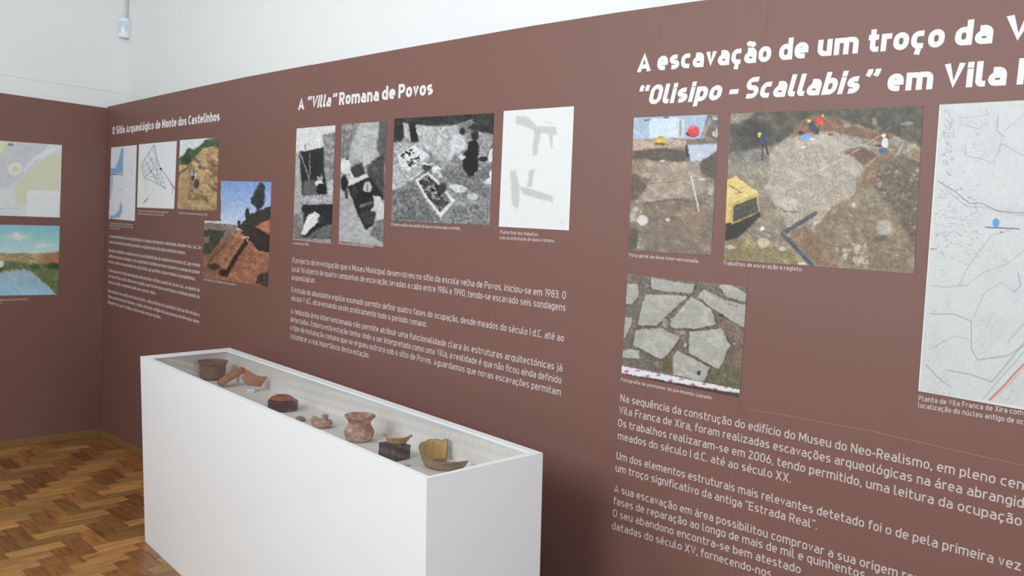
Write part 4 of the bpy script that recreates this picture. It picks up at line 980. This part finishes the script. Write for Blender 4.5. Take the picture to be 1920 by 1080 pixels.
def paint_slope(p):
    p.put(np.ones(p.X.shape), (148, 102, 80), 22, 5)
    t = np.clip((p.Y - 345) / 75, 0, 1)[..., None]
    m = p.mpoly([(405, 330), (515, 330), (515, 388), (490, 400), (455, 432), (405, 425)], 2)
    p.img = p.img * (1 - m[..., None]) + (np.array((126, 156, 206)) * (1 - t) + np.array((192, 202, 220)) * t) * m[..., None]
    p.poly([(378, 413), (416, 415), (448, 424), (432, 446), (378, 452)], (128, 118, 108), 18, 3, 1.5); p.poly([(378, 411), (416, 413), (440, 421), (380, 417)], (200, 204, 212), 3, 3, 1)
    p.poly([(378, 430), (400, 432), (425, 432), (410, 455), (396, 475), (378, 478)], (62, 66, 52), 14, 4, 2, 4); p.poly([(378, 446), (395, 443), (392, 455), (378, 458)], (150, 100, 70), 6, 3, 1.5)
    p.poly([(446, 426), (460, 412), (480, 398), (512, 384), (512, 412), (478, 424), (462, 436)], (56, 56, 48), 12, 3, 1.5, 3)
    p.ell(486, 372, 11, 20, (48, 54, 56), 8, 3, .3); p.ell(490, 354, 7, 12, (52, 58, 60), 8, 3, .3); p.ell(476, 376, 6, 8, (56, 60, 60)); p.line([(484, 385), (482, 405)], 3, (46, 44, 42)); p.ell(464, 402, 4, 12, (48, 52, 48)); p.ell(448, 420, 3, 7, (48, 52, 48)); p.ell(475, 408, 8, 9, (54, 56, 48), 6, 3)
    p.poly([(478, 424), (512, 408), (512, 442), (480, 442)], (166, 106, 80), 12, 3, 1.5)
    p.poly([(452, 436), (478, 424), (508, 442), (506, 474), (484, 470), (470, 452)], (54, 44, 40), 8, 4, 2)
    p.line([(466, 448), (445, 478), (424, 515)], 8, (50, 38, 33), 1, 3); p.line([(458, 446), (436, 480), (420, 505)], 5, (176, 132, 104), .7, 3)
    for k in range(3): p.line([(440 - 14 * k, 445 + 6 * k), (392 - 3 * k, 490 + 8 * k)], 2, (90, 60, 48), .6, 2)
    p.line([(455, 446), (466, 444), (464, 452)], 2.5, (206, 176, 152), .9, 1.5)
    p.ell(402, 500, 11, 7, (70, 54, 46), 8, 3, .5); p.ell(420, 512, 9, 7, (44, 34, 30), 4, 3, .5)
    p.poly([(484, 515), (506, 508), (504, 540), (480, 530)], (66, 58, 46), 16, 4, 3, 3); p.grain(.16, 3, 5)
def paint_end_map(p):
    p.put(np.ones(p.X.shape), (212, 216, 215), 4, 30)
    p.poly([(0, 200), (140, 200), (340, 250), (240, 400), (160, 480), (60, 560), (-300, 560), (-300, 200)], (196, 199, 202), 14, 10, 20)
    p.poly([(430, 320), (340, 330), (250, 400), (160, 480), (100, 520), (110, 680), (185, 672), (190, 575), (410, 582)], (206, 210, 184), 3, 30, 8)
    p.poly([(-60, 240), (50, 238), (15, 320), (-60, 320)], (214, 215, 172), 3, 20, 8); p.line([(380, 290), (250, 350), (170, 440)], 22, (224, 228, 228), .8, 14)
    n = p.noise(22, 3, 3) * 6; p.put(np.clip(1 - np.abs(n - np.round(n)) / .12, 0, 1) * .16 * (p.X < 200), (140, 144, 150))
    p.ell(105, 430, 48, 42, (224, 224, 214), 0, 8, .6); p.ell(105, 432, 26, 22, (214, 200, 176), 3, 8, .6)
    p.poly([(190, 580), (410, 584), (400, 765), (185, 755)], (222, 225, 225), 1); p.ell(74, 262, 20, 9, (120, 128, 128), 10, 6); p.line([(170, 290), (240, 296)], 5, (206, 170, 170), .7)
    p.line([(-40, 707), (130, 707)], 4, (150, 152, 154), .7); p.line([(-20, 735), (90, 738)], 3, (180, 182, 184), .6); p.line([(215, 628), (260, 630)], 3, (190, 192, 194), .6); p.line([(320, 630), (375, 632)], 3, (190, 192, 194), .6)
def paint_river(p):
    t = np.clip((p.Y - 75) / 200, 0, 1)[..., None]
    p.img[:] = np.array((128, 186, 196)) * (1 - t) + np.array((186, 212, 208)) * t
    p.ell(120, 165, 70, 22, (205, 214, 210), 8, 20, 1.2); p.ell(118, 148, 22, 16, (214, 220, 214), 4, 12, .8); p.ell(300, 225, 60, 16, (202, 216, 214), 6, 20, 1.2)
    p.poly([(-300, 275), (300, 276), (430, 262), (430, 600), (-300, 600)], (168, 150, 112), 26, 12, 5)
    p.poly([(280, 310), (340, 290), (430, 270), (430, 360), (300, 345)], (170, 124, 84), 14, 12, 8); p.poly([(-300, 345), (100, 330), (240, 350), (430, 345), (430, 420), (250, 400), (100, 390), (-300, 430)], (104, 118, 82), 34, 12, 10, 12)
    p.ell(370, 365, 50, 22, (60, 84, 60), 16, 10, .5); p.ell(240, 370, 30, 18, (70, 92, 62), 14, 10, .5); p.ell(215, 312, 14, 6, (80, 90, 60)); p.ell(-10, 380, 34, 50, (74, 92, 58), 16, 12, .5)
    p.poly([(230, 400), (430, 380), (430, 600), (390, 600), (300, 480)], (112, 122, 78), 26, 12, 10)
    m = p.mpoly([(-300, 450), (60, 405), (140, 392), (165, 380), (190, 392), (260, 440), (340, 510), (400, 575), (400, 640), (-300, 640)], 6)
    t = np.clip((p.Y - 390) / 190, 0, 1)[..., None]
    p.img = p.img * (1 - m[..., None]) + (np.array((150, 178, 186)) * (1 - t) + np.array((158, 200, 222)) * t + p.noise(30, 4)[..., None] * 24) * m[..., None]
    p.ell(5, 350, 22, 22, (216, 216, 212)); p.grain(.06, 10, 5)
picture('printed_map', [(208.9, 276.7), (256.7, 271.8), (252.9, 414.4), (204.4, 410)], paint_strip, 'narrow white map with a blue inset, beside the corner of the panels', 'map', (190, 200), 4.5, gain=1.36, seed=9, step=1.2)
picture('printed_drawing', [(261, 270.7), (331.8, 264.4), (326.7, 391.6), (257.3, 388.9)], paint_plan, 'white sheet with a dark triangular ground plan, under the Castelinhos title', 'drawing', (190, 200), 4.5, gain=1.36, seed=10, step=1.2)
picture('photograph', [(337.8, 262.9), (410.9, 257.4), (406.3, 396.5), (333, 391.5)], paint_hill, 'colour photograph of a tan rocky hillside with green bushes, under the Castelinhos title', 'photograph', (190, 200), 4.5, gain=1.4, seed=11, step=1.2)
picture('photograph', [(386, 338.5), (509.2, 341.4), (502.4, 537.6), (380.6, 520.5)], paint_slope, 'L-shaped colour photograph of red earth trenches, dark tree and blue sky', 'photograph', (0, 0), 1.0, gain=1.4, seed=12, step=1.2, notch=(414.5, 414.8))
picture('printed_map', [(-60, 259.5), (116, 272), (112, 408), (-60, 402)], paint_end_map, 'pale green and grey map, the upper picture on the end panel', 'map', (0, 200), 3.692, 'end', gain=1.36, seed=13)
picture('photograph', [(-60, 420), (112, 423.4), (108, 552.6), (-60, 555)], paint_river, 'colour photograph of blue water and ochre hills, below the map on the end panel', 'photograph', (0, 400), 3.692, 'end', gain=1.42, seed=14)

# ------------------------------------------------------------------ the white display case
ZT = 0.987; ZS = 0.865
def lv(p, z=ZT): return np.array(on_level(*p, z))
OUT = [lv((263, 668)), lv((800, 897)), lv((1018, 849)), lv((431, 652))]      # front-left, front-right, back-right, back-left
INN = [lv((284.5, 671.5)), lv((804.6, 892.9)), lv((993, 848.2)), lv((426, 658))]
# feet of the case: each upright as it stands in the room
def proj(P):
    q = np.array(P) - CAM; z = q @ AF
    return 960 + FOCAL * (q @ AR) / z, 540 - FOCAL * (q @ AU) / z
FOOT = []
for P3, lean in zip(OUT, (9 / 347., -2 / 183., -6 / 230., 9 / 347.)):
    u0, v0 = proj(P3); u1, v1 = proj((P3[0], P3[1], 0.0))
    FOOT.append(on_level(u0 + (v1 - v0) * lean, v1, 0.0))
FOOT[3] = FOOT[0] + (OUT[3] - OUT[0]) * [1, 1, 0]
FOOT[0] = on_level(272, 1015, 0.0)
base = np.array([OUT[0][0], OUT[0][1], 0.0])
case = tag(empty('display_case', tuple(base)), 'long white floor-standing display case with a glass top, in front of the brown panel', 'display case')
def loc(q): return [tuple(np.array(v) - base) for v in q]
T_ = 0.022
def at_z(i, z): return FOOT[i] + (OUT[i] - FOOT[i]) * (z / ZT)
def inw(i, z):  # inner ring just inside the side boards, aligned with the rim opening
    return np.array([INN[i][0], INN[i][1], z])
zt = ZT - 0.003
names = ('front_panel', 'end_panel', 'back_panel', 'end_panel')
for k in range(4):
    a, b = k, (k + 1) % 4
    cen = sum(OUT) / 4
    def inset(i, z):
        p = at_z(i, z); return p + (inw(i, z) - at_z(i, ZT) * [1, 1, 0] - [0, 0, z]) * 0.92
    bot = [at_z(a, 0), at_z(b, 0), inset(b, 0), inset(a, 0)]
    topp = [at_z(a, zt), at_z(b, zt), inset(b, zt), inset(a, zt)]
    solid(names[k], loc(bot), loc(topp), MAT_CASE, case)
# rim around the opening
bm = bmesh.new()
ro = [bm.verts.new(tuple(p - base)) for p in OUT]; ri = [bm.verts.new(tuple(p - base)) for p in INN]
lo_ = [bm.verts.new(tuple(p - base - [0, 0, 0.0029])) for p in OUT]; li_ = [bm.verts.new(tuple(p - base - [0, 0, 0.0029])) for p in INN]
for i in range(4):
    j = (i + 1) % 4
    bm.faces.new((ro[i], ro[j], ri[j], ri[i])); bm.faces.new((lo_[i], li_[i], li_[j], lo_[j]))
    bm.faces.new((ro[i], lo_[i], lo_[j], ro[j])); bm.faces.new((ri[i], ri[j], li_[j], li_[i]))
from_bm('rim', bm, MAT_CASE, case)
# lining, shelf and glass
g = 0.0005
def ring(z, s=0.0):
    c = sum(INN) / 4; out = []
    for p in INN:
        d = (p - c) * [1, 1, 0]; out.append(np.array([p[0], p[1], z]) - d / np.linalg.norm(d) * s)
    return out
solid('shelf', loc(ring(ZS - 0.018, .002)), loc(ring(ZS, .002)), MAT_SHELF, case)
bm = bmesh.new(); r0, r1 = loc(ring(ZS)), loc(ring(ZT - 0.012)); q0, q1 = loc(ring(ZS, .0012)), loc(ring(ZT - 0.012, .0012))
A = [[bm.verts.new(v) for v in r] for r in (r0, r1, q0, q1)]
for i in range(4):
    j = (i + 1) % 4
    bm.faces.new((A[2][i], A[2][j], A[3][j], A[3][i])); bm.faces.new((A[0][i], A[1][i], A[1][j], A[0][j])); bm.faces.new((A[1][i], A[3][i], A[3][j], A[1][j]))
from_bm('lining', bm, MAT_SHELF, case)
gp = ring(ZT - 0.0035, .0015)
raw('glass_pane', loc(gp), [(0, 1, 2, 3)], MAT_GLASS, case)
# ------------------------------------------------------------------ finds on the shelf
def lathe(name, prof, mat, parent=None, seg=40, a0=0.0, a1=2 * math.pi, rough=0.0, seed=0, cut=None, smooth=True):
    """prof: closed (r,z) outline of the wall turned from a0 to a1; cut(angle)->height scale"""
    full = abs(a1 - a0 - 2 * math.pi) < 1e-6
    R = random.Random(seed); ph = [R.uniform(0, 6.28) for _ in range(8)]
    n = seg if full else seg + 1; V = []; F = []; m = len(prof)
    for i in range(n):
        a = a0 + (a1 - a0) * i / seg
        k = cut(a) if cut else 1.0
        for j, (r, z) in enumerate(prof):
            w = 1 + rough * (math.sin(2 * a + ph[0] + z * 30) + .6 * math.sin(5 * a + ph[1] - z * 50) + .4 * math.sin(9 * a + ph[2] + z * 80))
            V.append((r * w * math.cos(a), r * w * math.sin(a), z * k))
    for i in range(n if full else seg):
        i2 = (i + 1) % n
        for j in range(m):
            j2 = (j + 1) % m
            F.append((i * m + j, i2 * m + j, i2 * m + j2, i * m + j2))
    if not full:
        F.append(tuple(range(m))); F.append(tuple((n - 1) * m + j for j in reversed(range(m))))
    return raw(name, V, F, mat, parent, smooth)
def spot(px, py, dz=0.0): q = on_level(px, py, ZS + dz); return (q[0], q[1], ZS + dz + 0.0003)
def sherd(name, w, h, bend, th, outline, mat, parent=None, nseg=14):
    """curved potsherd: outline gives (bottom, top) height fraction along the width"""
    V = []; F = []; nj = 7
    for s in (0, 1):
        for i in range(nseg + 1):
            t = i / nseg; lo, hi = outline(t); a = (t - .5) * bend
            r = w / bend + (th if s else 0)
            for j in range(nj + 1):
                z = h * (lo + (hi - lo) * j / nj)
                V.append((r * math.sin(a), -r * math.cos(a) + w / bend, z))
    S = (nseg + 1) * (nj + 1); ix = lambda s, i, j: s * S + i * (nj + 1) + j
    for i in range(nseg):
        for j in range(nj):
            F.append((ix(0, i, j), ix(0, i, j + 1), ix(0, i + 1, j + 1), ix(0, i + 1, j))); F.append((ix(1, i, j), ix(1, i + 1, j), ix(1, i + 1, j + 1), ix(1, i, j + 1)))
        F.append((ix(0, i, 0), ix(0, i + 1, 0), ix(1, i + 1, 0), ix(1, i, 0))); F.append((ix(0, i, nj), ix(1, i, nj), ix(1, i + 1, nj), ix(0, i + 1, nj)))
    for j in range(nj):
        F.append((ix(0, 0, j), ix(1, 0, j), ix(1, 0, j + 1), ix(0, 0, j + 1))); F.append((ix(0, nseg, j), ix(0, nseg, j + 1), ix(1, nseg, j + 1), ix(1, nseg, j)))
    return raw(name, V, F, mat, parent, True)
# 1 wide pot
prof = [(0.0, 0), (.045, 0), (.062, .012), (.066, .045), (.064, .075), (.070, .084), (.077, .090), (.078, .096), (.073, .097), (.064, .088), (.057, .075), (.058, .045), (.05, .016), (0, .010)]
o = lathe('pot', prof, CLAY_GREY, rough=.006, seed=1); o.location = spot(398, 711)
tag(o, 'wide grey-brown clay pot with a flared rim, leftmost find in the case', 'pot')
hb = sherd('lug', .03, .022, 1.2, .006, lambda t: (.1 + .3 * abs(t - .5), .9 - .5 * abs(t - .5)), CLAY_GREY, o); hb.location = (.066, -.012, .045); hb.rotation_euler = (0, 0, math.radians(80))
# 2 long curved tile
def bar(name, p0, p1, w, t, mat, parent=None, bulge=.012, n=14, crown=.35):
    p0, p1 = Vector(p0), Vector(p1); d = (p1 - p0); Ln = d.length; d.normalize(); side = d.cross(Vector((0, 0, 1))).normalized(); up = side.cross(d)
    V = []; F = []; m = 12
    for i in range(n + 1):
        s = i / n; c = p0 + d * Ln * s + up * (bulge * math.sin(math.pi * s)); ww = w * (.82 + .18 * math.sin(s * 3.1) + .05 * math.sin(s * 17))
        for j in range(m):
            a = 2 * math.pi * j / m; x = math.cos(a) * ww / 2; y = math.sin(a) * t / 2 - crown * (x * x) / w
            V.append(tuple(c + side * x + up * y))
    for i in range(n):
        for j in range(m): F.append((i * m + j, i * m + (j + 1) % m, (i + 1) * m + (j + 1) % m, (i + 1) * m + j))
    F.append(tuple(reversed(range(m)))); F.append(tuple(n * m + j for j in range(m)))
    return raw(name, V, F, mat, parent, True)
s2 = spot(437, 723)
hold = tag(empty('handle_fragment', s2), 'orange clay handle fragment leaning beside the leftmost pot', 'handle fragment')
A2 = np.array(on_level(413, 722, ZS + .012)) - s2; B2 = np.array(on_level(456, 693, ZS + .075)) - s2
bar('shaft', (A2[0], A2[1], .021), (B2[0], B2[1], B2[2]), .062, .030, CLAY_ORANGE, hold, .008)
prop = np.array([B2[0] * .35 + A2[0] * .65, B2[1] * .35 + A2[1] * .65]); pe = [B2[0] * .8 + A2[0] * .2, B2[1] * .8 + A2[1] * .2]
box('acrylic_rest', (pe[0] - .006, pe[1] - .006, 0), (pe[0] + .006, pe[1] + .006, .045), MAT_ACRYL, hold)
# 3 flared sherd on a rest
s3 = spot(470, 735)
sh = tag(empty('neck_sherd', s3, math.radians(52)), 'orange flared potsherd standing on a small clear rest', 'potsherd')
o = sherd('clay_sherd', .100, .092, 1.25, .008, lambda t: (.02 + .62 * abs(t - .40) ** 1.15, .80 - .18 * math.sin(math.pi * t) + .22 * t), CLAY_ORANGE, sh)
o.location = (-.012, .0, .026); o.rotation_euler = (math.radians(-28), math.radians(30), 0)
box('acrylic_rest', (-.016, -.014, 0), (.02, .016, .018), MAT_ACRYL, sh, bevel=.002)
# 4 black round stand with red sherd on it
s4 = spot(530, 768)
st = lathe('round_stand', [(0, 0), (.064, 0), (.066, .003), (.066, .041), (.063, .044), (0, .044)], MAT_BLACK, seg=48, smooth=False); st.location = s4
tag(st, 'low round black stand with a red bowl fragment on it', 'stand')
rb = lathe('bowl_fragment', [(0, 0), (.052, 0), (.053, .005), (.045, .013), (.032, .019), (.022, .021), (.018, .018), (0, .017)], CLAY_RED, rough=.02, seed=4, seg=40)
rb.location = (s4[0] - .008, s4[1] + .0, s4[2] + .0443); tag(rb, 'shallow red slipped bowl fragment lying on the round black stand', 'bowl fragment')
# 5 little sherd
sm = lathe('small_sherd', [(0, 0), (.017, 0), (.021, .006), (.018, .016), (.008, .022), (0, .023)], CLAY_GREEN, rough=.05, seed=6, seg=20); sm.location = spot(563, 790)
tag(sm, 'tiny rounded brown sherd between the black round stand and the oil lamp', 'potsherd')
# 6 oil lamp
s6 = spot(600, 799)
lamp = tag(empty('oil_lamp', s6, math.radians(-8)), 'small pinkish clay oil lamp with a knob handle, left of the waisted vase', 'oil lamp')
lb = lathe('body', [(0, 0), (.026, 0), (.040, .008), (.046, .018), (.040, .027), (.026, .031), (.010, .028), (0, .027)], CLAY_PINK, lamp, rough=.015, seed=7); lb.location = (.018, 0, 0)
bar('nozzle', (.0, 0, .016), (-.055, -.004, .022), .036, .022, CLAY_PINK, lamp, .0)
kn = lathe('knob_handle', [(0, 0), (.013, 0), (.010, .008), (.013, .016), (.014, .022), (.009, .026), (0, .026)], CLAY_PINK, lamp, seg=20, rough=.03, seed=8); kn.location = (.022, .012, .027)
# 7 waisted vase
s7 = spot(673, 826)
vp = [(0, 0), (.034, 0), (.048, .006), (.057, .020), (.059, .034), (.055, .048), (.047, .060), (.043, .070), (.045, .080), (.053, .090), (.060, .096), (.0605, .101), (.055, .102), (.046, .094), (.038, .078), (.037, .068), (.047, .050), (.050, .034), (.04, .014), (0, .010)]
o = lathe('vase', vp, CLAY_PINK, rough=.006, seed=9, seg=48); o.location = s7
tag(o, 'squat waisted clay vase with mottled pink surface and wide rim', 'vase')
# 8 black block with ochre bowl fragment, label in front
s8 = spot(739, 858)
bk = box('square_stand', (-.048, -.036, 0), (.048, .036, .052), MAT_BLACK, bevel=.002); bk.location = s8; bk.rotation_euler = (0, 0, math.radians(2))
tag(bk, 'square black display block right of the waisted vase', 'stand')
o = lathe('rim_fragment', [(.020, 0), (.032, .003), (.042, .014), (.046, .024), (.055, .029), (.054, .034), (.043, .031), (.036, .018), (.028, .009), (.020, .006)], CLAY_YELLOW, seg=30, a0=math.radians(218), a1=math.radians(410), rough=.01, seed=10)
o.location = (s8[0] + .0, s8[1] + .012, s8[2] + .0523); tag(o, 'ochre glazed rim fragment standing on the square black block', 'rim fragment')
lb_pos = spot(764, 873)
card = box('label_card', (-.022, -.014, 0), (.022, .014, .003), MAT_ACRYL); card.location = lb_pos; card.rotation_euler = (0, 0, math.radians(-20))
tag(card, 'small white label card lying in front of the square black block', 'card')
ps = raw('printed_mark', [(.000, -.004, .0032), (.018, -.006, .0032), (.014, .011, .0032)], [(0, 1, 2)], clay('label_mark', (.12, .10, .08), (.2, .17, .14)), card)
# 9 big ring fragment
s9 = spot(842, 871)
def brk(a):
    a = math.degrees(a) % 360
    if a < 60: a += 360
    # tall towards the left and back, broken low towards the front right
    k = float(np.interp(a, [120, 200, 225, 262, 300, 345, 395], [1.35, 1.3, 1.1, .72, .6, .66, .5]))
    return k * (1 + .03 * math.sin(math.radians(a) * 7) + .02 * math.sin(math.radians(a) * 17))
bf = tag(empty('vessel_fragment', (s9[0], s9[1] - .026, s9[2])), 'large broken vessel ring with ochre inside and green glaze, rightmost find', 'vessel fragment')
lathe('outer_wall', [(.052, 0), (.074, .004), (.084, .024), (.088, .046), (.095, .056), (.086, .058), (.080, .048), (.074, .026), (.062, .014), (.046, .010), (.046, 0)], CLAY_GREEN, bf, seg=60, a0=math.radians(125), a1=math.radians(392), rough=.006, seed=11, cut=brk)
lathe('glazed_inside', [(.044, .0105), (.0605, .0145), (.0725, .0265), (.0785, .0475), (.0845, .0583), (.082, .0583), (.0765, .0475), (.0705, .0275), (.059, .016), (.044, .012)], CLAY_YELLOW, bf, seg=60, a0=math.radians(127), a1=math.radians(390), rough=.006, seed=11, cut=brk)

bf.scale = (1.04, .93, .98)
# ------------------------------------------------------------------ motion sensor in the upper corner
sens = tag(empty('motion_sensor', (XW + 0.045, YW - 0.045, 3.02)), 'small white motion sensor in the upper corner, on the end of a thin cable', 'sensor')
sens.rotation_euler = (0, 0, math.radians(52))
bm = bmesh.new()
outl = [(-.045, 0), (.045, 0), (.045, .012), (.037, .034), (.018, .046), (-.018, .046), (-.037, .034), (-.045, .012)]
outl = [(x, -y + .03) for x, y in outl]
prism_bm(bm, [(x, y, 0.012) for x, y in outl], [(x, y, .16) for x, y in outl])
from_bm('casing', bm, MAT_PLASTIC, sens, bevel=.012)
V = []; F = []
for j in range(9):
    z = .045 + j * .011
    for i in range(13):
        a = math.radians(-70 + 140 * i / 12); r = .034 * math.sqrt(max(0.0, 1 - ((j - 4) / 4.6) ** 2) * .5 + .5)
        V.append((r * math.sin(a), -.006 - r * .5 * math.cos(a) + .002, z))
for j in range(8):
    for i in range(12): F.append((j * 13 + i, j * 13 + i + 1, j * 13 + i + 14, j * 13 + i + 13))
ln = raw('lens', V, F, MAT_LENS, sens, True); ln['label'] = 'bluish curved lens'
box('bracket', (-.02, .03, .05), (.02, .05, .12), MAT_PLASTIC, sens)
bm = bmesh.new()
cn = [(math.cos(k * math.pi / 4) * .006, math.sin(k * math.pi / 4) * .006) for k in range(8)]
prism_bm(bm, [(x + .012, y + .04, .155) for x, y in cn], [(x + .012, y + .04, ZC - 3.02) for x, y in cn])
from_bm('cable', bm, plain('grey_cable', (.55, .57, .58), .6), sens)
